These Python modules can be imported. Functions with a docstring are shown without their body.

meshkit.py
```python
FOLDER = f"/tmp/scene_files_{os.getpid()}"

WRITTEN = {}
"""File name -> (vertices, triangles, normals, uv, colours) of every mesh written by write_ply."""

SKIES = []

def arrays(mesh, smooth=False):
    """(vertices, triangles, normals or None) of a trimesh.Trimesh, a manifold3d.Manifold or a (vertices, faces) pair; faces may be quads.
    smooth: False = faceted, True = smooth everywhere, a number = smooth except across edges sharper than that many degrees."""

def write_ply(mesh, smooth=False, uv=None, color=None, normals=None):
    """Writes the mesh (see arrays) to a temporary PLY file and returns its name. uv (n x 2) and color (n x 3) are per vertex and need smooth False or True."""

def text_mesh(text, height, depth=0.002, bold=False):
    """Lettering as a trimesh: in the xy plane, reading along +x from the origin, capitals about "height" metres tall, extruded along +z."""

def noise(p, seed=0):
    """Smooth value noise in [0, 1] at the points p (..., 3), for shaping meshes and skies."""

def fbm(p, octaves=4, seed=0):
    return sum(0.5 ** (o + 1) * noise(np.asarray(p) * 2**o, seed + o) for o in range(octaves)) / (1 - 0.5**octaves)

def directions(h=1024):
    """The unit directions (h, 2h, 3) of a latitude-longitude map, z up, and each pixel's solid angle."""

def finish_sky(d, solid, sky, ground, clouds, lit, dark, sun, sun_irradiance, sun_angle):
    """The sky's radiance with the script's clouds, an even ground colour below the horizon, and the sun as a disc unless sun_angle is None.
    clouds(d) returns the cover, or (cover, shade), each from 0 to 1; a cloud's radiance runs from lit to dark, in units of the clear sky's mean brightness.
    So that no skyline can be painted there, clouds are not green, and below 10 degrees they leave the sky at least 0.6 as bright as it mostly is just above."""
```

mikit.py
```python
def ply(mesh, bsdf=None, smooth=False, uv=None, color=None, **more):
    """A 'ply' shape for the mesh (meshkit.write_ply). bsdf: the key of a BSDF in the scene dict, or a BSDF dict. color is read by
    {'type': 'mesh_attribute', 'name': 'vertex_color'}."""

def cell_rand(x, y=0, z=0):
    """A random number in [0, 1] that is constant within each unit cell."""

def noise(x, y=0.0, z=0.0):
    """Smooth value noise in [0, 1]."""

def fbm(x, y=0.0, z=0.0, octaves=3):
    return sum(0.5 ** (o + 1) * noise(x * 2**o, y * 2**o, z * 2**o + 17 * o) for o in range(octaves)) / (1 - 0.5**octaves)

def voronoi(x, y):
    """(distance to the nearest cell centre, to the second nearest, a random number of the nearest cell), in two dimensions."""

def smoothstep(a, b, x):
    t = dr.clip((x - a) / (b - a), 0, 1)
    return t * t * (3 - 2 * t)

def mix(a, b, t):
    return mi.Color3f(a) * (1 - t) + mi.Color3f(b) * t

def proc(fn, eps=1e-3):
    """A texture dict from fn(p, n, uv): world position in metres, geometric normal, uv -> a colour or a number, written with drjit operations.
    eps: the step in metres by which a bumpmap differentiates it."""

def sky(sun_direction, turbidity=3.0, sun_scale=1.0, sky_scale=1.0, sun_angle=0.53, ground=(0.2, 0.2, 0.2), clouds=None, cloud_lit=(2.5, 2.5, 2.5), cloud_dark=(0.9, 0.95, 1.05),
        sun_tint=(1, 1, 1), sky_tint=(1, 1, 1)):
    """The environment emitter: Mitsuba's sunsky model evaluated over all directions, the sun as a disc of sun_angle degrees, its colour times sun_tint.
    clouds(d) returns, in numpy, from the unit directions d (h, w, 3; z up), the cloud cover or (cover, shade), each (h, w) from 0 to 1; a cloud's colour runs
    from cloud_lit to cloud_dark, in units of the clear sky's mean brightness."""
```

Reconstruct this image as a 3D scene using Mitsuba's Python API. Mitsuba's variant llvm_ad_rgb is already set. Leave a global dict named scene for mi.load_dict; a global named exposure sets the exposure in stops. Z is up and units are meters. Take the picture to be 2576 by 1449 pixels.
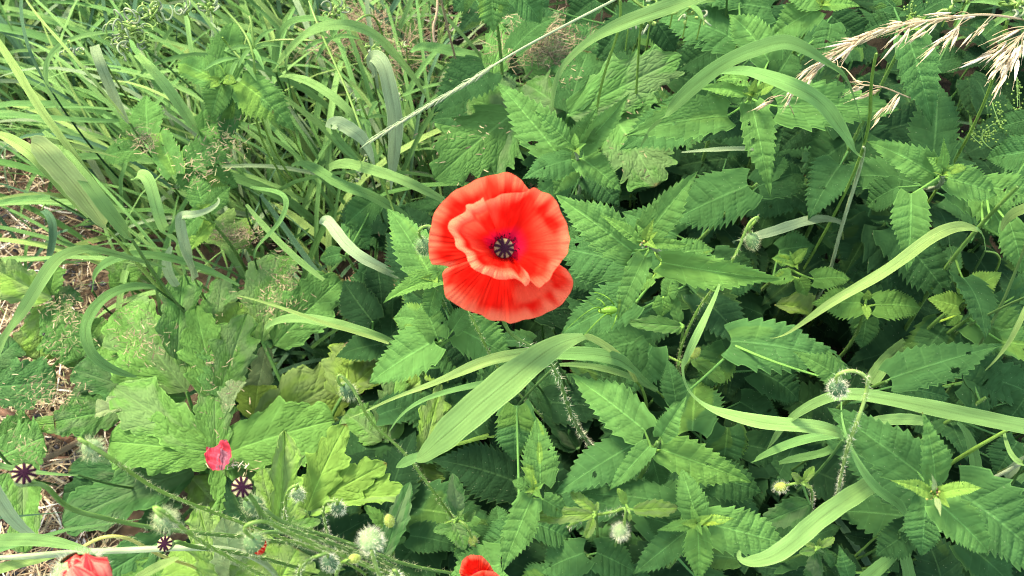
import math, numpy as np, trimesh, mitsuba as mi, drjit as dr, mikit
from scipy.interpolate import CubicSpline, PchipInterpolator

# ---------------------------------------------------------------- camera, light, exposure
T = mi.ScalarTransform4f
EYE = np.array([0.0, 0.0, 0.80])
PITCH, FOV = 56.0, 62.0
FWD = np.array([0, math.cos(math.radians(PITCH)), -math.sin(math.radians(PITCH))])
RIGHT = np.array([1.0, 0, 0])
UPV = np.cross(RIGHT, FWD)
scene, labels = {}, {}
scene['camera'] = {'type': 'thinlens', 'fov': FOV, 'fov_axis': 'x', 'near_clip': 0.02, 'far_clip': 100.0,
                   'aperture_radius': 0.0011, 'focus_distance': 0.58,
                   'to_world': T().look_at(origin=EYE.tolist(), target=(EYE + FWD).tolist(), up=[0, 0, 1])}
scene['sky'] = mikit.sky([-0.45, 0.40, 0.80], turbidity=4, sun_scale=0.58, sun_angle=15, clouds=lambda d: 0.68,
                         cloud_lit=(1.75, 1.72, 1.68), cloud_dark=(1.0, 1.0, 1.02), sun_tint=(1.0, 0.97, 0.90), ground=(0.08, 0.12, 0.05), sky_tint=(1.0, 0.985, 0.96))
exposure = 3.8
rng = np.random.default_rng(11)
Z = np.array([0, 0, 1.0])
FPX = 1288 / math.tan(math.radians(FOV / 2))


def unit(v):
    v = np.asarray(v, float)
    return v / np.maximum(np.linalg.norm(v, axis=-1, keepdims=True), 1e-12)


def ray(x, y):
    return FWD + RIGHT * ((x - 1288) / FPX) - UPV * ((y - 724.5) / FPX)


def spot(x, y, z):
    """The point at height z that the photograph shows at x, y (2576 x 1449)."""
    d = ray(x, y)
    return EYE + d * ((z - EYE[2]) / d[2])


def depth(p):
    return (np.asarray(p) - EYE) @ FWD


def proj(p):
    q = np.asarray(p) - EYE
    d = q @ FWD
    return np.stack([1288 + FPX * (q @ RIGHT) / d, 724.5 - FPX * (q @ UPV) / d], -1)


# ---------------------------------------------------------------- naming
def numbered(name):
    if name not in scene and name not in labels:
        return name
    k = 1
    while f'{name}_{k:03d}' in scene or f'{name}_{k:03d}' in labels:
        k += 1
    return f'{name}_{k:03d}'


def thing(name, label, cat, group=None):
    key = numbered(name)
    labels[key] = {'label': label, 'category': cat}
    if group:
        labels[key]['group'] = group
    return key


counts = {}


def put(name, mesh, bsdf, parent=None, smooth=True, **tags):
    """One entry of the scene: mesh is (v, f, uv) or (v, f)."""
    if parent:
        base = f'{parent}__{name}'
        k = counts.get(base, 0)
        counts[base] = k + 1
        key = base if k == 0 else f'{base}_{k:03d}'
    else:
        key = name
    uv = mesh[2] if len(mesh) > 2 else None
    scene[key] = mikit.ply((mesh[0], mesh[1]), bsdf, smooth=smooth if uv is None or smooth in (True, False) else True, uv=uv)
    if tags:
        labels.setdefault(key, {}).update(tags)
    return key


def join(ms):
    vs, fs, us, n = [], [], [], 0
    for m in ms:
        vs.append(m[0]); fs.append(np.asarray(m[1]) + n); n += len(m[0])
        us.append(m[2] if len(m) > 2 else np.zeros((len(m[0]), 2)))
    return np.vstack(vs), np.vstack(fs), np.vstack(us)


# ---------------------------------------------------------------- materials
def lut(t, cols):
    c = mi.Color3f(0)
    for i, k in enumerate(cols):
        c += mi.Color3f(*k) * dr.maximum(0, 1 - dr.abs(t - i))
    return c


def unpack(uv):
    k = dr.floor(uv.x * 0.5)
    u = (uv.x - 2 * k) * 2 - 1
    tone = k - 8 * dr.floor(k / 8)
    return k, u, uv.y, tone


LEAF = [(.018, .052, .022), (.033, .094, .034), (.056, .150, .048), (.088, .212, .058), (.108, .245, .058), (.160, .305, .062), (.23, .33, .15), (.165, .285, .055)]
N, MIX, SS = mikit.noise, mikit.mix, mikit.smoothstep


def leaf_base(k, u, s, tone):
    rnd = mikit.cell_rand(k, 3, 5)
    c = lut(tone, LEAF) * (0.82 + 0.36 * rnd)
    m = mikit.fbm(u * 3 + k * 7.3, s * 6 + k * 1.7, octaves=3)
    c = c * (0.72 + 0.56 * m)
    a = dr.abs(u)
    c = MIX(c, c * 1.5 + mi.Color3f(.02, .03, .004), SS(.93, .99, a) * .6)  # paler margin imitates light coming through the thin edge
    return MIX(c, (.15, .095, .04), SS(.97, 1.01, s + .03 * N(u * 4, s * 9, k)) * SS(.72, .8, mikit.cell_rand(k, 6, 2)) * .7)


def leaf_colour(p, n, uv):
    k, u, s, tone = unpack(uv)
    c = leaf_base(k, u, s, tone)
    a = dr.abs(u)
    vein = dr.abs(s * 7 - dr.floor(s * 7) - 0.5) * 2          # 1 on a lateral vein
    lat = SS(0.86, 0.99, vein) * SS(0.02, 0.1, a) * (1 - SS(0.75, 1.0, a))
    mid = 1 - SS(0.015, 0.05, a)
    c = MIX(c, c * 1.35 + mi.Color3f(.012, .02, .006), dr.maximum(mid, 0.30 * lat))
    c = MIX(c, c * mi.Color3f(1.5, 1.25, .9), SS(.62, .75, N(u * 2 + k, s * 3 + k * 3.1, 2.0)) * SS(.75, .95, mikit.cell_rand(k, 9, 1)))
    d, _, r = mikit.voronoi(u * 9 + k * 3.7, s * 16 + k)
    c = MIX(c, (.36, .42, .28), (1 - SS(.04, .09, d)) * SS(.88, .92, r) * 0.7)
    return c


def nettle_bump(p, n, uv):
    k, u, s, tone = unpack(uv)
    a = dr.abs(u)
    f = s * 7 - dr.floor(s * 7)
    pil = dr.sqrt(dr.maximum(dr.sin(f * math.pi), 0.0))
    g = a * 6 + 0.7 * N(s * 24, u * 5, k)
    ter = dr.sqrt(dr.maximum(dr.sin((g - dr.floor(g)) * math.pi), 0.0))
    h = f * 2 + 0.5 * N(s * 15, u * 9, k + 3)
    cel = dr.sqrt(dr.maximum(dr.sin((h - dr.floor(h)) * math.pi), 0.0))
    return 0.45 * pil + 0.40 * ter * cel + 0.25 * N(u * 18, s * 44, k)


def hog_bump(p, n, uv):
    k, u, s, tone = unpack(uv)
    a = dr.abs(u)
    f = s * 5 - a * 0.9
    pil = dr.sqrt(dr.abs(dr.sin(f * math.pi)))
    d, e, _ = mikit.voronoi(u * 7 + k * 2.3 + N(s * 8, u * 3), s * 13 - a * 2.4)
    return 0.7 * pil + 0.45 * SS(0.0, 0.4, e - d) * SS(.03, .12, a) + 0.35 * SS(.0, .06, a) + 0.15 * N(u * 16, s * 26, k)


def hog_colour(p, n, uv):
    k, u, s, tone = unpack(uv)
    a = dr.abs(u)
    f = s * 5 - a * 0.9
    v = dr.abs(f - dr.floor(f + 0.5))
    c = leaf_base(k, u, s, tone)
    c = MIX(c, c * 1.3 + mi.Color3f(.015, .02, .008), dr.maximum(1 - SS(.01, .045, a), .45 * (1 - SS(.02, .07, v)) * (1 - SS(.7, 1, a))))
    dust_sheen = SS(.38, .66, mikit.fbm(u * 2.2 + k * 3.3, s * 3.1 + k, octaves=3)) * SS(.1, .5, mikit.cell_rand(k, 4, 4))  # patchy dust, also painting in the grey sheen of the leaf highlights
    return MIX(c, (.16, .225, .125), dust_sheen * .42) * 1.1


GRASS = [(.040, .105, .050), (.085, .180, .100), (.090, .210, .060), (.118, .255, .082), (.160, .305, .100), (.205, .330, .105), (.225, .330, .185), (.30, .41, .16)]


def grass_colour(p, n, uv):
    k, u, s, tone = unpack(uv)
    c = lut(tone, GRASS) * (0.8 + 0.4 * mikit.cell_rand(k, 3, 5))
    rib = 0.5 + 0.5 * dr.cos(u * 26 + k + 3 * N(u * 3, k))
    c = c * (0.93 + 0.11 * rib) * (0.78 + 0.44 * mikit.fbm(u * 2 + k, s * 45 + k * 3.0))
    c = MIX(c, c * 0.72, 1 - SS(.0, .07, dr.abs(u)))
    c = MIX(c, c * 1.25 + mi.Color3f(.02, .03, .01), SS(.9, 1.0, dr.abs(u)))
    c = MIX(c, c * 1.25, SS(.74, .84, N(u * 14 + k, s * 60)) * 0.5)
    return c


def grass_bump(p, n, uv):
    k, u, s, tone = unpack(uv)
    return 0.5 + 0.5 * dr.cos(u * 26 + k)


def petal_colour(p, n, uv):
    k = dr.floor(uv.x * 0.5)
    u, t = uv.x - 2 * k, uv.y
    st = N(u * 60 + k * 9, t * 6) * 0.25 + N(u * 12 + k, t * 5) * 0.75
    c = MIX((.68, .010, .006), (.76, .036, .019), SS(.30, .80, st) * SS(.25, .8, t))
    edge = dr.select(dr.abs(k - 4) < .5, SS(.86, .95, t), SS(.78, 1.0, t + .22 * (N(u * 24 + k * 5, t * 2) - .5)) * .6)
    c = MIX(c, (.84, .15, .085), SS(.52, .78, N(u * 6 + k * 7, t * 3.2 + k)) * SS(.35, .8, t) * .45)
    c = MIX(c, (.90, .26, .15), edge * .9)  # salmon rim paints in sunlight glowing through the petal edge
    c = MIX(c, (.66, .008, .085), (1 - SS(.14, .44, t)) * .85)
    return c


def petal_bump(p, n, uv):
    k = dr.floor(uv.x * 0.5)
    u, t = uv.x - 2 * k, uv.y
    return 0.7 * N(u * 150 + k * 9, t * 3) + N(u * 60 + k * 5, t * 4) + 0.8 * N(u * 26, t * 12, k)


STRAW = [(.085, .062, .042), (.15, .118, .078), (.23, .19, .12), (.34, .285, .18), (.57, .49, .33), (.17, .20, .09), (.68, .65, .58), (.15, .085, .055)]


def straw_colour(p, n, uv):
    k, u, s, tone = unpack(uv)
    return lut(tone, STRAW) * (0.75 + 0.5 * mikit.cell_rand(k, 3, 5)) * (0.75 + 0.5 * N(u * 3 + k, s * 40, k))


STEM = [(.05, .11, .04), (.085, .18, .04), (.13, .25, .045), (.20, .33, .08), (.19, .25, .16), (.13, .07, .075), (.24, .33, .18), (.34, .36, .10)]


def stem_colour(p, n, uv):
    k, u, s, tone = unpack(uv)
    return lut(tone, STEM) * (0.7 + 0.6 * mikit.fbm(s * 160, u * 3, k))


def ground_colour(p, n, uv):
    c = MIX((.008, .008, .005), (.022, .019, .012), mikit.fbm(p.x * 40, p.y * 40, 0.0, octaves=4))  # near-black soil, with the shade of the nettle gaps painted in
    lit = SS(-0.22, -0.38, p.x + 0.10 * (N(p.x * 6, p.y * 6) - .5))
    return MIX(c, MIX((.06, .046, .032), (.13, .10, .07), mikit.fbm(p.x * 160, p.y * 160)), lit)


def ground_bump(p, n, uv):
    return mikit.fbm(p.x * 90, p.y * 90, 0.0, octaves=4)


def bud_colour(p, n, uv):
    k, u, s, tone = unpack(uv)
    c = lut(tone, [(.05, .115, .05), (.085, .17, .065), (.17, .27, .12), (.27, .36, .07)])
    return c * (0.75 + 0.5 * N(u * 9, s * 22, k))


def thin(col, rough, diff, bump=None, scale=0.0, **kw):
    b = {'type': 'principledthin', 'base_color': mikit.proc(col), 'roughness': rough, 'diff_trans': diff, 'eta': 1.45, **kw}
    if bump:
        b = {'type': 'bumpmap', 'arbitrary': mikit.proc(bump, eps=3e-4), 'scale': scale, 'bsdf': b}
    return b


def solid(col, rough=.6, spec=.4, bump=None, scale=0.0, **kw):
    b = {'type': 'principled', 'base_color': mikit.proc(col) if callable(col) else {'type': 'rgb', 'value': list(col)}, 'roughness': rough, 'specular': spec, **kw}
    if bump:
        b = {'type': 'bumpmap', 'arbitrary': mikit.proc(bump), 'scale': scale, 'bsdf': b}
    return {'type': 'twosided', 'bsdf': b}


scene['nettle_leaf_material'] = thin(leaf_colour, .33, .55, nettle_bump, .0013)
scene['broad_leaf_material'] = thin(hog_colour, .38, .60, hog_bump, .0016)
scene['grass_material'] = thin(grass_colour, .34, .55, grass_bump, .00006)
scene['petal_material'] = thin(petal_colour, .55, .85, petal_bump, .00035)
scene['fallen_petal_material'] = thin(lambda p, n, uv: MIX((.58, .06, .10), (.27, .11, .16), SS(.47, .6, N(uv.x * 8 + 3, uv.y * 5) * .7 + .3 * N(uv.x * 40, uv.y * 20))), .45, .3, petal_bump, .0010)
scene['fresh_petal_material'] = thin(lambda p, n, uv: MIX((.70, .04, .05), (.78, .24, .19), SS(.35, .65, N(uv.x * 30, uv.y * 3) * .5 + N(uv.x * 90, uv.y * 5) * .5) * SS(.35, .6, uv.y)), .5, .5, petal_bump, .0008)
scene['straw_material'] = solid(straw_colour, .7, .3)
scene['stem_material'] = solid(stem_colour, .5, .4)
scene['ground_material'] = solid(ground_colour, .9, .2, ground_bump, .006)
scene['bud_material'] = solid(bud_colour, .6, .3)
scene['hair_material'] = solid((.34, .42, .23), .5, .3)
scene['pale_hair_material'] = solid((.55, .60, .45), .5, .3)
scene['cream_material'] = solid((.48, .44, .22), .6, .3)
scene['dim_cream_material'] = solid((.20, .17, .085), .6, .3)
scene['purple_material'] = solid((.022, .006, .018), .85, .1)
scene['insect_material'] = solid((.10, .24, .02), .5, .3)
scene['insect_eye_material'] = solid((.42, .42, .05), .3, .5)
scene['beetle_material'] = solid((.012, .012, .014), .2, .6)
scene['gravel_material'] = solid(lambda p, n, uv: MIX((.03, .032, .04), (.16, .16, .18), N(p.x * 300, p.y * 300, p.z * 300)), .6, .4)


# ---------------------------------------------------------------- builders
def ident(tone):
    return int(tone) + 8 * int(rng.integers(0, 60))


def grid_faces(r, c):
    a = np.arange((r - 1) * c).reshape(r - 1, c)[:, :c - 1].ravel()
    f = np.vstack([np.stack([a, a + 1, a + c], 1), np.stack([a + 1, a + c + 1, a + c], 1)])
    return f


def curve(pts, n):
    pts = np.asarray(pts, float)
    if len(pts) == 2:
        return pts[0] + (pts[1] - pts[0]) * np.linspace(0, 1, n)[:, None], np.linspace(0, 1, n), np.array([0, 1.0])
    d = np.r_[0, np.cumsum(np.maximum(np.linalg.norm(np.diff(pts, axis=0), axis=1), 1e-6) ** 0.6)]
    d /= d[-1]
    t = np.linspace(0, 1, n)
    return CubicSpline(d, pts)(t), t, d


def tube(pts, rad, tone=1, sides=7, n=None, smooth_path=True):
    """A tapered round stem through the points; rad is one radius or one per point."""
    pts = np.asarray(pts, float)
    n = n or max(6, 7 * len(pts))
    P, t, d = curve(pts, n)
    R = np.interp(t, np.linspace(0, 1, np.size(rad)) if np.size(rad) not in (1, len(pts)) else d, np.broadcast_to(rad, len(pts)) if np.size(rad) == 1 else rad)
    tan = unit(np.gradient(P, axis=0))
    ref = np.array([0.31, 0.17, 0.93]) if abs(tan.mean(0) @ np.array([0.31, 0.17, 0.93])) < .85 else np.array([1.0, 0, 0])
    A = unit(np.cross(tan, ref)); Bn = np.cross(tan, A)
    th = np.linspace(0, 2 * np.pi, sides + 1)
    V = P[:, None] + R[:, None, None] * (np.cos(th)[None, :, None] * A[:, None] + np.sin(th)[None, :, None] * Bn[:, None])
    L = np.r_[0, np.cumsum(np.linalg.norm(np.diff(P, axis=0), axis=1))]
    k = ident(tone)
    uv = np.stack([np.broadcast_to(2 * k + th / (2 * np.pi), (n, sides + 1)), np.broadcast_to(L[:, None], (n, sides + 1))], -1)
    f = grid_faces(n, sides + 1)
    V, uv = V.reshape(-1, 3), uv.reshape(-1, 2)
    caps, cu = [], []
    for e, idx in ((0, np.arange(sides + 1)), (n - 1, (n - 1) * (sides + 1) + np.arange(sides + 1))):
        c = len(V) + len(caps)
        caps.append(P[e]); cu.append([2 * k + .5, L[e]])
        tri = np.stack([idx[:-1], idx[1:], np.full(sides, c)], 1)
        f = np.vstack([f, tri if e else tri[:, ::-1]])
    return np.vstack([V, caps]), f, np.vstack([uv, cu])


def turn(v, axis, ang):
    c, s = np.cos(ang), np.sin(ang)
    return v * c + np.cross(axis, v) * s + axis * (np.sum(axis * v, -1, keepdims=True)) * (1 - c)


def leaf(b, t, w, kind='nettle', tone=2, arch=.10, fold=.25, curl=.0, roll=0., up=.45, wave=0., holes=0, stalk=None, rows=None, cols=None, ref=None, world=False, lean=0., relief=1.):
    """A leaf from its base to its tip (photo x, y and height), w wide; returns (v, f, uv)."""
    P0, P1 = (np.asarray(b, float), np.asarray(t, float)) if world else (spot(*b), spot(*t))
    L = np.linalg.norm(P1 - P0)
    Tn = (P1 - P0) / L
    mid = (P0 + P1) / 2
    h = unit(up * Z + (1 - up) * unit(EYE - mid) + rng.normal(0, .10, 3))
    Nn = unit(h - Tn * (h @ Tn))
    Nn = turn(Nn, Tn, math.radians(roll))
    Bn = np.cross(Tn, Nn)
    if world:
        W = w / 2
    else:
        ax = unit(proj(P1) - proj(P0)); e = .003
        q = proj(mid + Bn * e) - proj(mid - Bn * e)
        W = w / 2 / max(abs(q @ np.array([-ax[1], ax[0]])) / (2 * e), 500)
        W = min(W / math.cos(fold), L * {'nettle': .46, 'hog': .55, 'lance': .3, 'round': .6, 'jag': .6}[kind])
    k = ident(tone)
    nt = {'nettle': int(rng.integers(11, 16)), 'hog': int(rng.integers(7, 10)), 'lance': 6, 'round': 12, 'jag': int(rng.integers(4, 6))}[kind]
    per = 13 if kind == 'jag' else 5 if kind == 'nettle' else 6
    rows = rows or nt * per + 1
    cols = cols or (12 if kind != 'lance' else 8)
    S = np.linspace(0, 1, rows)[:, None]
    u = np.linspace(-1, 1, cols + 1)[None, :]
    au = np.abs(u)
    ph = np.where(u < 0, .0, .35) + .15 * rng.normal(size=(1, 1))
    f = (S * nt + ph) % 1.0
    if kind == 'nettle':
        w_ = (S + .010) ** .30 * (1 - S) ** 1.12
        rise = np.where(f < .78, f / .78, (1 - f) / .22)
        amp = .21 * np.clip((1 - S) * 5, 0, 1) * np.clip(S * 12, .2, 1)
        sweep, cord = .46, .50
    elif kind == 'hog':
        w_ = (S + .06) ** .45 * (1 - S) ** .42
        rise = np.abs(np.sin(np.pi * f)) ** .6 + .35 * np.abs(np.sin(np.pi * (S * nt * 2.3)))
        amp = .13 * np.clip((1 - S) * 5, 0, 1)
        sweep, cord = .40, .0
    elif kind == 'jag':
        w_ = (S + .03) ** .40 * (1 - S) ** .70
        rise = np.where(f < .68, f / .68, (1 - f) / .32)
        rise = rise * .8 + .2 * np.abs(np.sin(np.pi * S * nt * 2.7 + k))
        amp = .36 * np.clip((1 - S) * 4, 0, 1) * np.clip(S * 8, .2, 1)
        sweep, cord = .55, .15
    elif kind == 'round':
        w_ = (S + .02) ** .42 * (1 - S) ** .55
        rise = np.where(f < .72, f / .72, (1 - f) / .28)
        amp = .17 * np.clip((1 - S) * 5, 0, 1)
        sweep, cord = .35, .55
    else:
        w_ = (S + .02) ** .45 * (1 - S) ** .62
        rise = np.where(f < .8, f / .8, (1 - f) / .2) ** 1.6
        amp = .20 * np.clip((1 - S) * 5, 0, 1) * np.clip(S * 5, 0, 1)
        sweep, cord = .25, .0
    w_ = w_ / w_.max()
    tw = w_ * (1 + .10 * np.sin(S * 9 + k) * (u > 0) + .08 * np.sin(S * 7 + k * 2) * (u < 0))
    y = W * tw * u * (1 - amp * (1 - rise) * au ** 2.5)
    x = L * S + au * W * w_ * sweep * (1 - S) ** .3 + W * .15 * amp * 4 * (rise - .5) * au ** 4 * (S > .03)
    x = x - cord * W * np.exp(-S / .10) * au ** 1.4
    nv = 7
    g = (S * nv) % 1.0
    pil = np.abs(np.sin(np.pi * g)) ** .7 * (au * (1.02 - au) * 4) ** .6
    h_ = .014 * relief * min(L, 2.6 * W) * pil * (1.0 if kind in ('nettle', 'round') else .8)
    h_ = h_ + .012 * L * np.sin(S * 17 + 5 * u + k) * au * .5
    h_ = h_ + wave * W * np.sin(S * 14 + 3 * np.sign(u) + k) * au ** 2
    if kind in ('hog', 'jag'):
        q1, q2 = S * 23 + 3 * np.sin(u * 4 + k), u * 9 + 2 * np.sin(S * 13 + k)
        h_ = h_ + W * relief * (.040 * np.sin(q1) * np.sin(q2) + .020 * np.sin(q1 * 2.1 + 1) * np.sin(q2 * 1.9 + 2)) * np.sqrt(au)
        y = y * (1 + .12 * np.sin(S * 15 + 2 * np.sign(u) + k) * au + .06 * np.sin(S * 31 + k * 3 * np.sign(u)) * au ** 2)
    xs = x / L
    P = P0 + Tn * x[..., None] + Nn * (arch * L * 4 * xs * (1 - xs))[..., None]
    fa = fold + .08 * np.sin(S * 5 + k)
    up_ = np.abs(y) * np.sin(fa) - curl * y ** 2 / W + h_
    P = P + Bn * (y * np.cos(fa) + lean * L * (xs ** 2 - xs))[..., None] + Nn * up_[..., None]
    uv = np.stack(np.broadcast_arrays(2 * k + (u + 1) / 2, S), -1)
    F = grid_faces(rows, cols + 1)
    uvf = uv.reshape(-1, 2)
    for _ in range(holes):
        c = np.array([2 * k + rng.uniform(.15, .85), rng.uniform(.15, .85)])
        m = ((uvf[F].mean(1) - c) / [rng.uniform(.03, .08), rng.uniform(.015, .035)])
        F = F[(m ** 2).sum(1) > 1]
    m = (P.reshape(-1, 3), F, uvf)
    if stalk is not None:
        stalk = np.asarray(stalk, float)
        q = (stalk + P0) / 2 + Z * .15 * np.linalg.norm(P0 - stalk) * (-.3)
        s = tube([stalk, q, P0 + Tn * .02 * L], [.0011, .0009, .0007], 0, 6, 8)
        s = (s[0], s[1], np.stack([np.full(len(s[0]), 2 * ident(min(tone + 1, 5)) + .5), np.full(len(s[0]), .07)], 1))
        m = join([m, s])
    return m


def blade(pts, w, tone=3, roll=0., fold=.18, up=.45, root=None, n=None, cols=6, world=False):
    """A strap-shaped grass blade along the points; w in photo pixels at each point (or metres if world); root: 0 or -1, the end that grows from a stalk in the ground."""
    P3 = np.asarray(pts, float) if world else np.array([spot(*p) for p in pts])
    n = n or max(14, 9 * (len(P3) - 1))
    P, t, d = curve(P3, n)
    w = np.asarray(w, float)
    wt = PchipInterpolator(np.linspace(0, 1, len(w)) if len(w) != len(d) else d, w)(t)
    half = wt / 2 if world else wt / 2 * depth(P) / FPX
    tan = unit(np.gradient(P, axis=0))
    h = unit(up * Z + (1 - up) * unit(EYE - P) + rng.normal(0, .08, 3))
    Nn = unit(h - tan * np.sum(h * tan, -1, keepdims=True))
    r = np.radians(np.interp(t, np.linspace(0, 1, np.size(roll)), np.atleast_1d(roll)))[:, None]
    Nn = turn(Nn, tan, r)
    Bn = np.cross(tan, Nn)
    u = np.linspace(-1, 1, cols + 1)
    k = ident(tone)
    ww = half[:, None] * (1 + .03 * np.sin(t * 40 + k))[:, None]
    V = P[:, None] + Bn[:, None] * (ww * u * math.cos(fold))[..., None] + Nn[:, None] * (ww * np.abs(u) * math.sin(fold) + .06 * ww * np.sin(t[:, None] * 23 + k + 2 * u))[..., None]
    Ls = np.r_[0, np.cumsum(np.linalg.norm(np.diff(P, axis=0), axis=1))]
    uv = np.stack(np.broadcast_arrays(2 * k + (u[None] + 1) / 2, Ls[:, None]), -1)
    m = (V.reshape(-1, 3), grid_faces(n, cols + 1), uv.reshape(-1, 2))
    if root is not None:
        m = join([m, ground_stalk(P[root], -tan[0] if root == 0 else tan[-1], tone)])
    return m


def ground_stalk(E, direction, tone, r=.0011):
    g = np.array([E[0] + .25 * direction[0] * E[2], E[1] + .25 * direction[1] * E[2] + .04, -.005])
    q = E + direction * .25 * E[2]
    q[2] = max(q[2] * .6, E[2] * .45)
    s = tube([E, q * .5 + (E + g) / 4, g], [r * .8, r, r * 1.2], 0, 6, 10)
    k = ident(max(tone - 1, 0))
    return s[0], s[1], np.stack([2 * k + .5 + 0 * s[0][:, 0], s[2][:, 1]], 1)


def hairs(P, Nrm, length, r, bend=.25):
    r = r * .8
    """Thin three-sided cones at points P along directions Nrm."""
    n = len(P)
    D = unit(Nrm + rng.normal(0, bend, (n, 3)))
    Ln = length * rng.uniform(.6, 1.25, (n, 1))
    a = unit(np.cross(D, [0.3, 0.5, 0.8])); b = np.cross(D, a)
    ring = [P + r * (math.cos(q) * a + math.sin(q) * b) for q in (0, 2.094, 4.189)]
    V = np.stack([*ring, P + D * Ln], 1).reshape(-1, 3)
    i = 4 * np.arange(n)[:, None]
    F = np.concatenate([i + np.array([[0, 1, 3]]), i + np.array([[1, 2, 3]]), i + np.array([[2, 0, 3]])])
    return V, F


def tube_hairs(m, n, length, r=.00011, bend=.3, lo=0., hi=1.):
    tm = trimesh.Trimesh(m[0], m[1], process=False)
    a = tm.area_faces
    L = m[2][:, 1]
    fl = L[m[1]].mean(1) / max(L.max(), 1e-9)
    a = np.where((fl >= lo) & (fl <= hi), a, 0)
    fi = rng.choice(len(a), n, p=a / a.sum())
    w = rng.dirichlet([1, 1, 1], n)
    P = (m[0][m[1][fi]] * w[..., None]).sum(1)
    return hairs(P, tm.face_normals[fi], length, r, bend)


def lathe(profile, P, axis, sides=20, tone=0, squash=1.0):
    """Profile [(height, radius)...] turned round the axis at P."""
    axis = unit(axis)
    a = unit(np.cross(axis, [0.2, 0.9, 0.35])); b = np.cross(axis, a)
    pr = np.asarray(profile, float)
    th = np.linspace(0, 2 * np.pi, sides + 1)
    V = P + pr[:, 0, None, None] * axis + pr[:, 1, None, None] * (np.cos(th)[None, :, None] * a + squash * np.sin(th)[None, :, None] * b)
    k = ident(tone)
    uv = np.stack(np.broadcast_arrays(2 * k + th[None] / (2 * np.pi), np.linspace(0, 1, len(pr))[:, None]), -1)
    return V.reshape(-1, 3), grid_faces(len(pr), sides + 1), uv.reshape(-1, 2)
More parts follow.
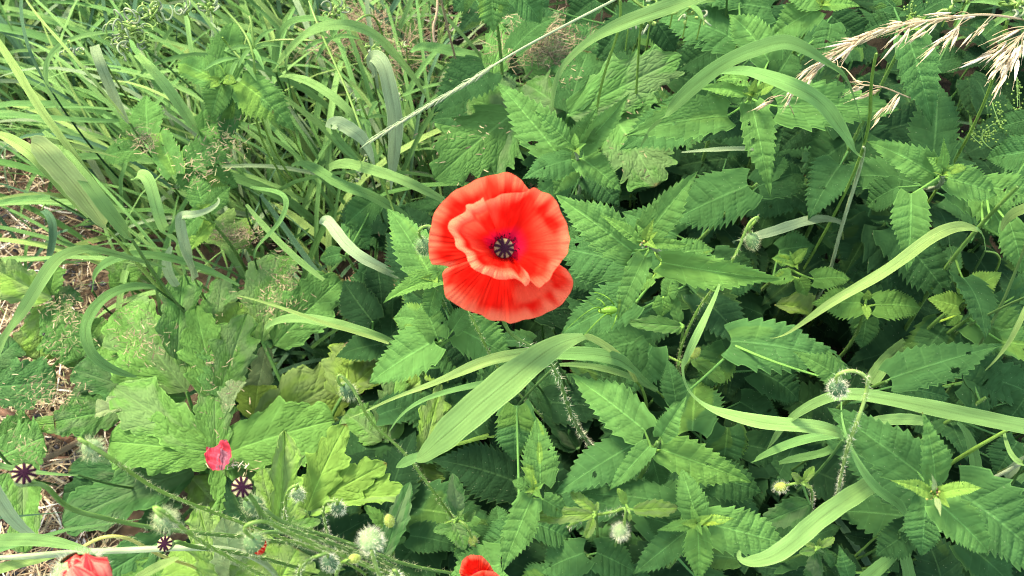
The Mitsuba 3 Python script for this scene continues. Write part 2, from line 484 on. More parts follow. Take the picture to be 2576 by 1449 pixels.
# ---------------------------------------------------------------- the ground
def make_ground():
    a = np.r_[-40, -15, -6, -3, np.linspace(-1.6, 1.6, 161), 3, 6, 15, 40]
    x, y = np.meshgrid(a, a + .6)
    p = np.stack([x.ravel(), y.ravel(), 0 * x.ravel()], 1)
    z = .012 * np.sin(p[:, 0] * 9 + 1) * np.sin(p[:, 1] * 8) + .006 * np.sin(p[:, 0] * 31) * np.sin(p[:, 1] * 27 + 2)
    p[:, 2] = z - .012
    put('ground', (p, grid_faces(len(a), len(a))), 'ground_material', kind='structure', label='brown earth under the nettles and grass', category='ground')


make_ground()


def strips(P, D, L, w, tones, curl=.3, flat=True, segs=3):
    """Many short bent ribbons in one mesh: start P, direction D, length L, width w."""
    n = len(P)
    D = unit(D)
    s = np.linspace(0, 1, segs + 1)
    side = unit(np.cross(D, Z + rng.normal(0, .5, (n, 3))))
    bend = side * rng.normal(0, curl, (n, 1)) + Z * rng.normal(0, curl * .35, (n, 1))
    C = P[:, None] + L[:, None, None] * (D[:, None] * s[None, :, None] + bend[:, None] * (s * (1 - s))[None, :, None])
    ww = (w[:, None] * np.array([.8, 1, 1, .5, .3, .2][:segs + 1])[None])[..., None] / 2
    V = np.stack([C - side[:, None] * ww, C + side[:, None] * ww], 2).reshape(-1, 3)
    base = (np.arange(n) * 2 * (segs + 1))[:, None]
    F = np.concatenate([base + np.array([[2 * i, 2 * i + 1, 2 * i + 2]]) for i in range(segs)] + [base + np.array([[2 * i + 1, 2 * i + 3, 2 * i + 2]]) for i in range(segs)])
    k = (np.asarray(tones) + 8 * rng.integers(0, 60, n))[:, None, None]
    uv = np.stack(np.broadcast_arrays(2 * k + np.array([0, 1.])[None, None], (L[:, None] * s[None])[..., None]), -1).reshape(-1, 2)
    return V, F, uv


def make_straw():
    n = 6400
    x = np.r_[rng.uniform(-420, 330, int(n * .72)), rng.uniform(700, 1150, n - int(n * .72))]
    y = np.r_[rng.uniform(330, 1560, int(n * .72)), rng.uniform(-160, 260, n - int(n * .72))]
    keep = np.r_[(x[:int(n * .72)] + 60 * np.sin(y[:int(n * .72)] / 90)) < 300, np.ones(n - int(n * .72), bool)]
    P = np.array([spot(a, b, c) for a, b, c in zip(x, y, rng.uniform(.0, .022, n))])[keep]
    m = len(P)
    D = np.stack([rng.normal(size=m), rng.normal(size=m), rng.normal(0, .12, m)], 1)
    V = strips(P, D, rng.uniform(.012, .055, m), rng.uniform(.0006, .0022, m), rng.choice([0, 1, 2, 2, 3, 3, 4, 7, 6], m))
    put('dry_straw', V, 'straw_material', smooth=False, kind='stuff', label='layer of dry brown straw and cut grass on the bare ground', category='straw')
    # dark gravel showing between the straw
    bits = []
    for _ in range(420):
        P = spot(rng.uniform(-80, 240), rng.uniform(1050, 1500), .004) if rng.random() < .6 else spot(rng.uniform(-80, 260), rng.uniform(520, 1050), .003)
        ic = trimesh.creation.icosphere(subdivisions=1, radius=1)
        v = ic.vertices * rng.uniform(.6, 1.2, 3) * rng.uniform(.0015, .006) * (1 + .25 * rng.normal(size=(len(ic.vertices), 1)))
        bits.append((v + P, ic.faces))
    put('gravel', join(bits)[:2], 'gravel_material', smooth=False, kind='stuff', label='dark grey gravel between the straw at lower left', category='gravel')


make_straw()


# ---------------------------------------------------------------- poppies
FOOT = spot(1120, 1560, 0)          # where most of the poppy stems leave the ground
CROP = .2951
PX = lambda x, y: (1044 + CROP * x, 409 + CROP * y)


def seed_pod(key, P, axis, size, stem_dir, parent_part='seed_pod', barrel_tone=2, dark=False):
    """A poppy capsule of cap radius size whose flat top at P faces axis."""
    axis = unit(axis)
    low = unit(stem_dir)
    body = lathe([(-2.1 * size, .18 * size), (-1.9 * size, .5 * size), (-1.3 * size, .85 * size), (-.6 * size, .95 * size), (-.15 * size, .86 * size), (0, .8 * size)], P, axis, 22, barrel_tone)
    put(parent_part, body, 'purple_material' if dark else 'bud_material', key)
    cap = lathe([(-.10 * size, .85 * size), (-.05 * size, 1.06 * size), (.08 * size, 1.03 * size), (.20 * size, .55 * size), (.30 * size, .02 * size)], P, axis, 26, 0)
    pk = f'{key}__{parent_part}'
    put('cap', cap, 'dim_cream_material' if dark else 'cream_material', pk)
    a = unit(np.cross(axis, [.2, .9, .35])); b = np.cross(axis, a)
    nr = 10
    hub = lathe([(.22 * size, .30 * size), (.36 * size, .22 * size), (.42 * size, .02 * size)], P, axis, 12)
    ms = []
    for i in range(nr):
        q = 2 * math.pi * i / nr + .08 * rng.normal()
        d = math.cos(q) * a + math.sin(q) * b
        r_ = tube([P + axis * .36 * size, P + d * .55 * size + axis * .27 * size, P + d * .92 * size + axis * .14 * size, P + d * 1.06 * size + axis * .0 * size], [.13 * size, .145 * size, .16 * size, .14 * size], 5, 6, 9)
        if i == 0:
            r_ = join([r_, hub])
        put('ray', r_, 'purple_material', pk)
    return P - axis * 2.05 * size


def petal(Pc, X, Y, A, outline, height, seed, nphi=150, nt=40, power=1.0, crinkle=.0018, pleat=.00022, rim=0.):
    """A poppy petal: outline points (photo-crop offsets from the centre) give its reach per direction; height(t, f) its rise along A."""
    r = np.random.default_rng(seed)
    pts = np.array(outline, float) - [755, 730]
    ang = np.unwrap(np.arctan2(-pts[:, 1], pts[:, 0]))
    rad = np.hypot(*pts.T) * 5.65e-5
    o = np.argsort(ang)
    ph = np.linspace(ang[o][0], ang[o][-1], nphi)
    R = PchipInterpolator(ang[o], rad[o])(ph)
    f = np.linspace(0, 1, nphi)
    wob = sum(r.normal() * np.sin(ph * k_ + r.uniform(0, 6)) / k_ ** .5 for k_ in (9, 14, 19, 26, 33, 41)) * .5
    ple = sum(r.normal() * np.sin(ph * k_ + r.uniform(0, 6)) for k_ in (11, 17, 23, 31, 44, 57, 73, 90)) * .36
    t = np.linspace(.03, 1, nt)[:, None]
    Rr = R * (1 + .022 * wob * t ** 3)
    rr = Rr[None] * t ** power
    z = height(t, f[None]) + pleat * ple[None] * t * (1.2 - .4 * t) + crinkle * wob[None] * t ** 5
    lip = np.clip((t - .88) / .12, 0, 1)
    z = z - rim * lip ** 2
    rr = rr + rim * .8 * lip
    V = Pc + (rr * np.cos(ph)[None])[..., None] * X + (rr * np.sin(ph)[None])[..., None] * Y + z[..., None] * A
    uv = np.stack(np.broadcast_arrays(2 * seed + f[None], t), -1)
    return V.reshape(-1, 3), grid_faces(nt, nphi), uv.reshape(-1, 2)


def make_poppy():
    key = thing('poppy', 'large red poppy in full bloom at the centre of the photo', 'poppy')
    c = PX(755, 730)
    d = .41
    Pc = EYE + unit(ray(*c)) * d - unit(ray(*c)) * -.012
    A0 = unit(EYE - Pc)
    X = RIGHT
    X = unit(X - A0 * (X @ A0)); Y = np.cross(A0, X)
    A = A0
    P1 = [(1010, 235), (960, 190), (900, 120), (800, 66), (690, 84), (620, 95), (520, 128), (440, 170), (330, 225), (220, 320), (140, 420), (110, 550), (88, 680), (92, 780), (115, 875), (190, 880), (275, 905)]
    P2 = [(255, 905), (228, 960), (235, 1040), (270, 1160), (350, 1220), (450, 1270), (560, 1310), (660, 1362), (760, 1366), (820, 1383), (920, 1362), (1080, 1315), (1190, 1262), (1290, 1180), (1345, 1080), (1352, 1010), (1310, 920), (1235, 868)]
    P3 = [(560, 345), (640, 315), (740, 272), (860, 262), (960, 240), (1015, 212), (1110, 252), (1180, 300), (1245, 420), (1292, 510), (1312, 640), (1292, 760), (1240, 850), (1180, 930), (1120, 1010), (1050, 1062), (985, 1062), (930, 960)]
    P4 = [(755 + (.90 if a < 755 else .84) * (a - 755), 730 + (.80 if b > 730 else .92) * (b - 730)) for a, b in [(590, 330), (520, 380), (455, 385), (455, 440), (380, 475), (320, 505), (305, 565), (360, 650), (385, 720), (470, 780), (500, 860), (560, 920), (650, 950), (740, 985), (830, 975), (900, 1020), (945, 1072), (972, 1015), (950, 940)]]
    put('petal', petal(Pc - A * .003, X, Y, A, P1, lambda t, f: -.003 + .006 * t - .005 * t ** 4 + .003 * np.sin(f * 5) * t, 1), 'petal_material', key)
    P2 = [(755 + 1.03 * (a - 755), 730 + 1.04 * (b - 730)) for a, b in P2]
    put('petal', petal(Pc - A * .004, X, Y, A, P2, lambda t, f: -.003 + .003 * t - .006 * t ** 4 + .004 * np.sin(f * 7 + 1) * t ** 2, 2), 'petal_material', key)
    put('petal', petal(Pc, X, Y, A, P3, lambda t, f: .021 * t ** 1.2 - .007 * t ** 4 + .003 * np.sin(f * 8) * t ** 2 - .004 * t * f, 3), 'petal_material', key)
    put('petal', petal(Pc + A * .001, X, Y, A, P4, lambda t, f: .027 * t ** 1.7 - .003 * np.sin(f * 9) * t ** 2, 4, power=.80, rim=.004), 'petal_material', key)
    pod_axis = unit(A + .16 * X + .22 * Y)
    top = Pc + A * .0075 + X * .0002
    low = seed_pod(key, top, pod_axis, .0046, -A, barrel_tone=2, dark=True)
    ms = []
    an = []
    for i in range(110):
        q = rng.uniform(0, 6.283); r_ = rng.uniform(.0040, .0078)
        e = Pc + r_ * (math.cos(q) * X + math.sin(q) * Y) + A * rng.uniform(.001, .0045)
        ms.append(tube([Pc + .3 * (e - Pc) - A * .002, e], [.00012, .0001], 5, 4, 4))
        an.append(lathe([(-.0006, .0001), (0, .0004), (.0006, .0001)], e, A + rng.normal(0, .5, 3), 6))
    st = put('stamens', join(ms + an), 'purple_material', key, kind='stuff')
    under = Pc - A * .003
    stem = tube([under, under - A * .02 - Z * .02, spot(1278, 830, .365), spot(1350, 880, .34), spot(1405, 950, .30), spot(1440, 1050, .24), spot(1492, 1128, .15), spot(1500, 1200, 0)], [.0013, .0012, .0012, .0012, .0013, .0014, .0015, .0017], 1, 8, 60)
    put('stem', stem, 'stem_material', key)
    put('stem_hair', tube_hairs(stem, 420, .0036, .00016, .35, .22, .82), 'pale_hair_material', key, smooth=False, kind='stuff')


make_poppy()


def poppy_bud(label, stem_pts, bud, length, width, tone=1, hair=.0028, stem_r=.0010, open_=False, dense=420, bare=False, foot=None, stem_tone=2, name='poppy_bud', cat='poppy bud', hair_mat='hair_material', tip=None, stem_hair=None):
    """A nodding hairy bud: stem_pts (photo x, y, height) from the bud down; bud its far end (x, y, z)."""
    key = thing(name, label, cat, 'hairy poppy buds on bent stems')
    P = [spot(*p) for p in stem_pts]
    f = FOOT + [rng.normal(0, .02), rng.normal(0, .02), 0] if foot is None else spot(*foot, 0)
    stem = tube(P + [f], np.r_[stem_r * .75, np.full(len(P) - 1, stem_r), stem_r * 1.4], stem_tone, 7, 12 * len(P))
    put('stem', stem, 'stem_material', key)
    Ln = stem[2][:, 1].max()
    put('stem_hair', tube_hairs(stem, int((stem_hair or 1200) * Ln), hair * .85, .00013, .35, 0, .8), hair_mat, key, smooth=False, kind='stuff')
    B = spot(*bud)
    ax = unit(B - P[0])
    P0 = P[0]
    s, r = length, width / 2
    prof = [(0, .15 * r), (.06 * s, .5 * r), (.2 * s, .86 * r), (.42 * s, r), (.65 * s, .9 * r), (.86 * s, .55 * r), (.97 * s, .22 * r), (s, .02 * r)]
    x = np.linspace(0, 1, 22)
    pr = np.array(prof)
    pr = np.stack([PchipInterpolator(np.linspace(0, 1, len(pr)), pr[:, 0])(x), PchipInterpolator(np.linspace(0, 1, len(pr)), pr[:, 1])(x)], 1)
    body = lathe(pr, P0, ax, 24, tone, .92)
    if open_:
        # a slit from which the folded petal bulges
        a = unit(np.cross(ax, [.2, .9, .35])); b = np.cross(ax, a)
        side = unit(unit(EYE - P0) + .9 * RIGHT)
        side = unit(side - ax * (side @ ax))
        c = P0 + ax * s * .55
        rel = body[0] - c
        az = rel - ax * (rel @ ax)[:, None]
        near = (unit(az) @ side)
        hgt = (rel @ ax) / s
        m = (near > .86) & (hgt > -.28) & (hgt < .42)
        body = (body[0], body[1][~m[body[1]].all(1)], body[2])
        pet = lathe(np.array([[0, .0], [.15 * s, .35 * r], [.45 * s, .80 * r], [.8 * s, .5 * r], [.98 * s, .05 * r]]), P0 + side * r * .36 + ax * s * .02, ax, 18, 0)
        put('petal', (pet[0], pet[1], np.stack([2 * 5 + pet[2][:, 1] * .2, .55 + .25 * pet[2][:, 1]], 1)), 'petal_material', key)
    put('bud', body, 'bud_material', key)
    put('bud_hair', tube_hairs((body[0], body[1], body[2]), int(dense * .6), hair, .00013, .22), hair_mat, key, smooth=False, kind='stuff')
    return key


def seed_head(label, P, size, axis, stem_pts):
    key = thing('poppy_seed_head', label, 'poppy seed head', 'purple rayed seed heads')
    p = spot(*P)
    ax = unit(unit(EYE - p) + np.asarray(axis, float) @ np.array([RIGHT, UPV, FWD]))
    low = seed_pod(key, p, ax, size, -ax)
    stem = tube([low, low - ax * .004] + [spot(*q) for q in stem_pts] + [FOOT + [rng.normal(0, .02), rng.normal(0, .02), 0]], [.0008, .0009] + [.0012] * len(stem_pts) + [.0015], 1, 8, 14 * (len(stem_pts) + 1))
    put('stem', stem, 'stem_material', key)
    L = stem[2][:, 1].max()
    put('stem_hair', tube_hairs(stem, int(1100 * L), .0030, .00014, .35, .14, .85), 'hair_material', key, smooth=False, kind='stuff')


poppy_bud('nodding hairy bud on a long green stem rising right of the central nettle', [(1890, 585, .36), (1897, 560, .37), (1907, 547, .375), (1893, 553, .375), (1862, 615, .36), (1820, 690, .34), (1762, 770, .30), (1722, 850, .26), (1708, 905, .22)], (1896, 628, .352), .0115, .0085, 1, foot=(1690, 1010))
poppy_bud('hairy bud hanging from a hook-shaped stem at lower right', [(2106, 965, .405), (2104, 950, .41), (2118, 937, .415), (2150, 934, .415), (2178, 950, .41), (2180, 985, .40), (2160, 1050, .39), (2138, 1110, .36), (2115, 1200, .27)], (2110, 1000, .392), .0115, .0088, 0, foot=(2100, 1290), stem_tone=3, hair_mat='pale_hair_material')
poppy_bud('hairy bud on a diagonal stem in the middle of the lower half', [(866, 968, .335), (850, 952, .345), (853, 944, .347), (872, 958, .343), (905, 1010, .33), (935, 1062, .31), (1000, 1122, .28), (1060, 1195, .24), (1100, 1250, .21), (1140, 1305, .17)], (893, 1012, .32), .0130, .0095, 0, foot=(1180, 1400))
poppy_bud('pale fuzzy bud behind the longest diagonal stem at lower left', [(222, 1120, .425), (206, 1108, .43), (198, 1103, .43), (215, 1113, .428), (300, 1168, .41), (390, 1228, .38), (500, 1275, .345), (600, 1312, .31), (700, 1350, .27), (850, 1405, .20)], (262, 1152, .405), .0110, .0095, 2, hair=.0032, dense=520)
poppy_bud('pale shaggy bud above the small purple seed head at lower left', [(405, 1296, .42), (392, 1284, .43), (388, 1276, .43), (400, 1280, .43), (445, 1316, .41), (520, 1370, .37), (600, 1415, .33), (690, 1460, .27)], (442, 1335, .40), .0112, .0098, 2, hair=.0032, dense=560)
poppy_bud('splitting green bud with a pink petal showing', [(635, 1352, .385), (618, 1338, .395), (620, 1322, .40), (650, 1312, .40), (690, 1322, .385), (740, 1345, .36), (830, 1385, .30), (950, 1440, .22)], (648, 1392, .37), .0135, .0108, 1, open_=True, dense=360)
poppy_bud('hairy bud tucked behind the middle purple seed head', [(622, 1258, .36), (608, 1240, .37), (612, 1232, .375), (628, 1246, .37), (660, 1290, .35), (720, 1340, .31), (800, 1372, .27), (900, 1410, .22)], (662, 1290, .345), .0135, .0105, 1)
poppy_bud('small drooping bud on a hooked stem beside the pale folded leaf', [(742, 1232, .30), (746, 1222, .305), (735, 1225, .305), (722, 1243, .30), (717, 1275, .285), (718, 1320, .25)], (762, 1266, .285), .0110, .0075, 2, dense=330, hair_mat='pale_hair_material')
poppy_bud('small bud hanging from a square-bent stem on the bright lobed leaf', [(846, 1270, .295), (846, 1262, .30), (832, 1260, .30), (816, 1270, .295), (815, 1300, .28), (826, 1345, .24)], (862, 1302, .275), .0112, .0078, 0, dense=330, hair_mat='pale_hair_material')
poppy_bud('large round bud seen from its stalk end at the lower edge', [(934, 1384, .405), (938, 1400, .40), (946, 1425, .385), (956, 1455, .36), (970, 1500, .30)], (932, 1338, .40), .0130, .0106, 2, hair=.0028, dense=520, stem_tone=3, stem_hair=500, hair_mat='pale_hair_material', foot=(1010, 1640))
poppy_bud('drooping bud with white hairs at the lower edge below the stem bundle', [(824, 1402, .31), (820, 1392, .32), (806, 1396, .322), (778, 1408, .315), (757, 1428, .30), (752, 1470, .26)], (840, 1440, .295), .0120, .0085, 0, dense=380, hair_mat='pale_hair_material', foot=(820, 1600))
poppy_bud('smooth yellowish young bud on a thin stem above the lower edge', [(880, 1408, .30), (870, 1410, .30), (852, 1428, .285), (845, 1460, .25)], (908, 1402, .29), .0110, .0060, 3, hair=.0015, dense=160, foot=(900, 1600))
poppy_bud('white-haired bud seen end on beneath the pale leafy sprig', [(1572, 1322, .255), (1573, 1300, .265), (1572, 1280, .27), (1555, 1284, .262), (1530, 1290, .25), (1500, 1296, .24)], (1558, 1342, .252), .0105, .0095, 2, dense=520, hair=.0036, hair_mat='pale_hair_material', foot=(1480, 1400))
poppy_bud('bristly bud half hidden behind the left edge of the red poppy', [(1063, 600, .335), (1054, 585, .345), (1062, 572, .35), (1085, 570, .35), (1120, 640, .34), (1180, 785, .30), (1212, 850, .275), (1232, 890, .25), (1300, 985, .20), (1400, 1080, .15), (1455, 1130, .10)], (1070, 648, .32), .0140, .0105, 1, dense=460, foot=(1480, 1190))
poppy_bud('pale green bud dangling at the end of the middle diagonal stem', [(1187, 1352, .20), (1180, 1335, .21), (1168, 1318, .215), (1148, 1310, .21)], (1198, 1388, .18), .0120, .0070, 3, hair=.0018, dense=240, foot=(1170, 1420))
poppy_bud('tiny white-haired bud at the lower edge right of the round bud', [(988, 1440, .28), (995, 1436, .29), (1000, 1444, .285), (1005, 1470, .26)], (1000, 1460, .275), .0090, .0070, 2, dense=260, hair_mat='pale_hair_material', foot=(1060, 1600))
poppy_bud('fuzzy yellow-green bud on a horizontal stalk at lower right', [(1978, 1222, .235), (1990, 1218, .24), (2012, 1215, .24), (2040, 1230, .22)], (1950, 1228, .228), .0100, .0070, 3, dense=300, hair_mat='pale_hair_material', foot=(2080, 1320))
poppy_bud('small rounded bud beside the grass tip right of the central nettle', [(1738, 900, .235), (1732, 912, .23), (1715, 912, .225)], (1755, 882, .24), .0105, .0070, 3, hair=.0012, dense=160, foot=(1700, 1010))
poppy_bud('spotted little bud between dark leaves near the lower edge', [(982, 1325, .21), (984, 1345, .20), (988, 1380, .17)], (975, 1285, .225), .0125, .0075, 3, hair=.0016, dense=200, foot=(1000, 1560))

seed_head('leftmost and largest purple rayed seed head', (60, 1192, .43), .0046, (.1, .5, 0), [(100, 1218, .42), (160, 1268, .40), (250, 1300, .38), (330, 1318, .36), (430, 1333, .34), (560, 1346, .31), (700, 1362, .26), (900, 1410, .18)])
seed_head('middle purple seed head facing the viewer below the fallen petal', (609, 1225, .415), .0044, (.0, .0, 0), [(640, 1262, .39), (658, 1298, .37), (700, 1322, .345), (790, 1352, .31), (880, 1385, .26), (960, 1420, .20)])
seed_head('small purple and cream seed head below the shaggy bud', (415, 1368, .33), .0038, (-.35, .1, 0), [(440, 1364, .325), (475, 1372, .31), (560, 1385, .28), (720, 1420, .2)])

# bare hairy stems of the bundle at the bottom
for lab, pts in (('hairy poppy stem running through the bundle of stems at the bottom', [(1200, 1455, .16), (1045, 1425, .20), (960, 1398, .24), (860, 1360, .28), (760, 1330, .31), (690, 1300, .33), (655, 1260, .34)]),
                 ('thin hairy stem crossing the bundle below the hooked buds', [(1090, 1500, .14), (980, 1420, .2), (880, 1382, .25), (780, 1352, .28), (700, 1338, .30), (640, 1345, .31)]),
                 ('arched reddish hairy stem above the blue-green grass stalk at lower left', [(140, 1430, .22), (165, 1405, .25), (215, 1372, .27), (270, 1350, .28), (310, 1352, .275), (350, 1368, .26), (400, 1395, .23), (440, 1410, .21), (520, 1440, .15)])):
    key = thing('poppy_plant', lab, 'poppy')
    P = [spot(*p) for p in pts]
    P = [P[0] * [1, 1, 0]] + P if 'arched' not in lab else P + [P[-1] * [1, 1, 0]]
    s = tube(P, .00115, 1 if 'arched' not in lab else 7, 7, 60)
    put('stem', s, 'stem_material', key)
    put('stem_hair', tube_hairs(s, 380, .0030, .00013, .35, .05, .95), 'hair_material', key, smooth=False, kind='stuff')


def crumpled(name, label, cat, outline, z, seed, bump, tone_t=(.3, .8)):
    """A loose or folded petal lying over the outline (photo px)."""
    from shapely.geometry import Polygon, Point
    r = np.random.default_rng(seed)
    poly = Polygon(outline)
    x0, y0, x1, y1 = poly.bounds
    n = 40
    c = np.array(poly.centroid.coords[0])
    ph = np.linspace(0, 2 * np.pi, 64)
    b = np.array([poly.exterior.interpolate(s, normalized=True).coords[0] for s in np.linspace(0, 1, 64)])
    t = np.linspace(0.02, 1, 22)[:, None, None]
    q = c + (b - c)[None] * t
    k = r.normal(size=(6, 2)) * .09
    h = sum(np.sin(q @ k[i] + r.uniform(0, 6)) for i in range(6)) * bump * (.3 + .7 * t[..., 0])
    V = np.array([spot(a[0], a[1], z) for a in q.reshape(-1, 2)]) + Z * h.reshape(-1, 1)
    uv = np.stack([2 * 7 + q[..., 0].ravel() / 160 % 1, tone_t[0] + (tone_t[1] - tone_t[0]) * (q[..., 1].ravel() - y0) / (y1 - y0)], 1)
    return V, grid_faces(22, 64), uv


key = thing('fallen_petal', 'fallen crinkled crimson petal lying on the large lobed leaf', 'petal')
scene[key] = mikit.ply(crumpled('', '', '', [(565, 1098), (578, 1120), (582, 1150), (572, 1175), (552, 1188), (535, 1183), (522, 1168), (515, 1145), (520, 1122), (538, 1115), (552, 1108)], .135, 3, .0017, (.1, .7))[:2], 'fallen_petal_material', smooth=True, uv=crumpled('', '', '', [(565, 1098), (578, 1120), (582, 1150), (572, 1175), (552, 1188), (535, 1183), (522, 1168), (515, 1145), (520, 1122), (538, 1115), (552, 1108)], .135, 3, .0017, (.1, .7))[2])

# opening poppies cut by the lower edge
key = thing('opening_poppy', 'half-open pink-red poppy bursting from its hairy bud at the lower left edge', 'poppy')
P = spot(216, 1476, .42)
ax = unit(spot(190, 1408, .43) - P)
for i in range(3):
    q = 2.1 * i + .5
    side = math.cos(q) * RIGHT + math.sin(q) * unit(np.cross(ax, RIGHT))
    pl = lathe([(-.008, .002), (-.003, .0085), (.004, .0105), (.009, .0085), (.0125, .004), (.0135, .0004)], P + side * .0016, ax + side * .18, 40, 0, .9)
    rad = pl[0] - P
    V = pl[0] + unit(rad) * (.0009 * np.sin(rad @ side * 900 + i) + .0005 * np.sin(rad @ RIGHT * 2300))[:, None]
    put('petal', (V, pl[1], np.stack([2 * (8 + i) + (pl[2][:, 0] * .5) % 1, .35 + .6 * pl[2][:, 1]], 1)), 'fresh_petal_material', key)
sep = lathe([(-.010, .003), (-.004, .0100), (.004, .0118), (.0105, .0095), (.0145, .004)], P - RIGHT * .0012 + unit(np.cross(ax, RIGHT)) * .001, ax - RIGHT * .15, 30, 2, .95)
cen = sep[0] - P
m = (unit(cen) @ unit(RIGHT * .75 + unit(EYE - P) * .75 - ax * .2)) < .28
sep = (sep[0], sep[1][m[sep[1]].all(1)], sep[2])
put('sepal', sep, 'bud_material', key)
put('sepal_hair', tube_hairs(sep, 420, .0038, .00013, .2), 'pale_hair_material', key, smooth=False, kind='stuff')
put('stem', tube([P - ax * .009, P - ax * .03, spot(300, 1640, .25), spot(500, 1700, 0)], .0014, 1), 'stem_material', key)

key = thing('opening_poppy', 'red poppy petal poking in at the lower edge right of centre', 'poppy')
P = spot(1204, 1472, .28)
ax = unit(spot(1212, 1408, .29) - P + unit(EYE - P) * .01)
Xl = unit(np.cross(ax, unit(EYE - P))); Al = np.cross(Xl, ax)
o = [(755 + a, 730 - b) for a, b in ((230, -60), (240, 80), (220, 190), (150, 270), (40, 290), (-70, 210), (-150, 90), (-220, -80))]
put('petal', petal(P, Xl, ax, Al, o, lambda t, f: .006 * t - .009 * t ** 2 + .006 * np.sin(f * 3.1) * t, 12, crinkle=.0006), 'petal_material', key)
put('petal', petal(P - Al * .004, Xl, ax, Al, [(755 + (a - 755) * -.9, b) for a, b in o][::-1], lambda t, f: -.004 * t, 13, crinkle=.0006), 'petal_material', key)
put('stem', tube([P, P - ax * .02, spot(1215, 1620, .1), spot(1220, 1640, 0)], .0012, 1), 'stem_material', key)
# ---------------------------------------------------------------- stinging nettles
def nettle(label, c, leaves, foot=None, stem_tone=1, young=True, flower=None, stem_r=.0017, group='stinging nettle plants', mat='nettle_leaf_material', buds=False):
    key = thing('stinging_nettle', label, 'stinging nettle', group)
    C = spot(*c)
    F = C * [1, 1, 0] + [rng.normal(0, .02), rng.normal(.03, .02), 0] if foot is None else spot(*foot, 0)
    M = C + (F - C) * .35 + [rng.normal(0, .008), rng.normal(0, .008), 0]
    st = tube([C, M, F], [stem_r * .75, stem_r, stem_r * 1.3], stem_tone, 8, 24)
    put('stem', st, 'stem_material', key)
    put('stem_hair', tube_hairs(st, 90, .0016, .00008, .3, 0, .4), 'hair_material', key, smooth=False, kind='stuff')
    for lf in leaves:
        bx, by, tx, ty, w, tone, zb, zt = lf[:8]
        o = dict(fold=.28, arch=rng.uniform(.04, .16), curl=rng.uniform(-.05, .3), wave=.04, holes=int(rng.random() < .4) + int(rng.random() < .3) + int(rng.random() < .2))
        o.update(lf[8] if len(lf) > 8 else {})
        b, t = (bx, by, c[2] + zb), (tx, ty, c[2] + zt)
        bz = c[2] + zb
        fr = np.clip((C[2] - bz + .006) / C[2], 0, .9)
        A = C + (F - C) * fr if fr > .35 else C + (M - C) * fr / .35
        lm = leaf(b, t, w, 'nettle', tone, stalk=A, **o)
        put('leaf', lm, mat, key)
    for fr_ in (rng.uniform(.24, .34), rng.uniform(.45, .58)):
        A = C + (M - C) * fr_ / .35 if fr_ < .35 else M + (F - M) * (fr_ - .35) / .65
        q0 = rng.uniform(0, 3.14)
        for i in range(2 if C[2] > .275 else 0):
            q = q0 + 3.1416 * i + rng.normal(0, .2)
            dn = np.array([math.cos(q), math.sin(q), rng.uniform(-.35, .1)])
            L_ = rng.uniform(.05, .078)
            put('leaf', leaf(A + dn * .018, A + dn * (.018 + L_), L_ * rng.uniform(.58, .74), 'nettle', rng.choice([0, 1, 1, 2]), world=True, stalk=A, fold=.16, up=.9, roll=rng.normal(0, 10), holes=int(rng.random() < .3)), mat, key)
    if young:
        ms = []
        for i in range(4):
            q = i * 1.571 + rng.uniform(0, .6)
            dirn = unit(np.array([math.cos(q), math.sin(q), .45 + .3 * rng.random()]))
            ln = rng.uniform(.008, .014)
            put('leaf', leaf(C, C + dirn * ln, ln * .55, 'nettle', rng.choice([4, 5]), fold=.5, world=True, rows=32, cols=6), mat, key)
    if buds or flower:
        bs = []
        for i in range(26 if buds else 0):
            d = unit(rng.normal(size=3) + Z * .8)
            bs.append(lathe([(-.0008, .0003), (0, .0009), (.0008, .0002)], C + d * rng.uniform(.001, .0050), d, 6, rng.choice([6, 5, 7, 7])))
        for (x0, y0, x1, y1, dz, n) in (flower or []):
            A, B_ = spot(x0, y0, c[2] + dz), spot(x1, y1, c[2] + dz - .02)
            for i in range(n):
                p = A + (B_ - A) * rng.random() + rng.normal(0, .0032, 3)
                bs.append(lathe([(-.0007, .0003), (0, .0010), (.0007, .0002)], p, rng.normal(size=3), 6, 2))
            bs.append(tube([A + (C - A) * .3, A, B_], .0003, 1, 5, 14))
        b = join(bs)
        put('flower_cluster', b, 'stem_material', key, kind='stuff')
    return key


def D(**k):
    return k


nettle('nettle top with a whitish stem just above the right side of the poppy', (1447, 378, .33), [
    (1398, 382, 1252, 208, 118, 3, -.030, -.010, D(fold=.12)),
    (1438, 366, 1342, 278, 62, 3, -.008, .012, D(fold=.45)),
    (1455, 358, 1503, 268, 72, 3, -.008, .02, D(fold=.25, up=.2)),
    (1462, 372, 1586, 231, 66, 3, -.010, .03, D(fold=.6, roll=38)),
    (1438, 402, 1312, 452, 78, 2, -.028, -.035, D(fold=.2)),
    (1462, 398, 1564, 482, 84, 3, -.022, -.03, D(fold=.3)),
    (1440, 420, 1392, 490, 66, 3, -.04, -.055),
    (1430, 440, 1345, 500, 90, 2, -.07, -.08), (1480, 440, 1560, 520, 95, 1, -.08, -.09)], foot=(1430, 520), stem_tone=4)

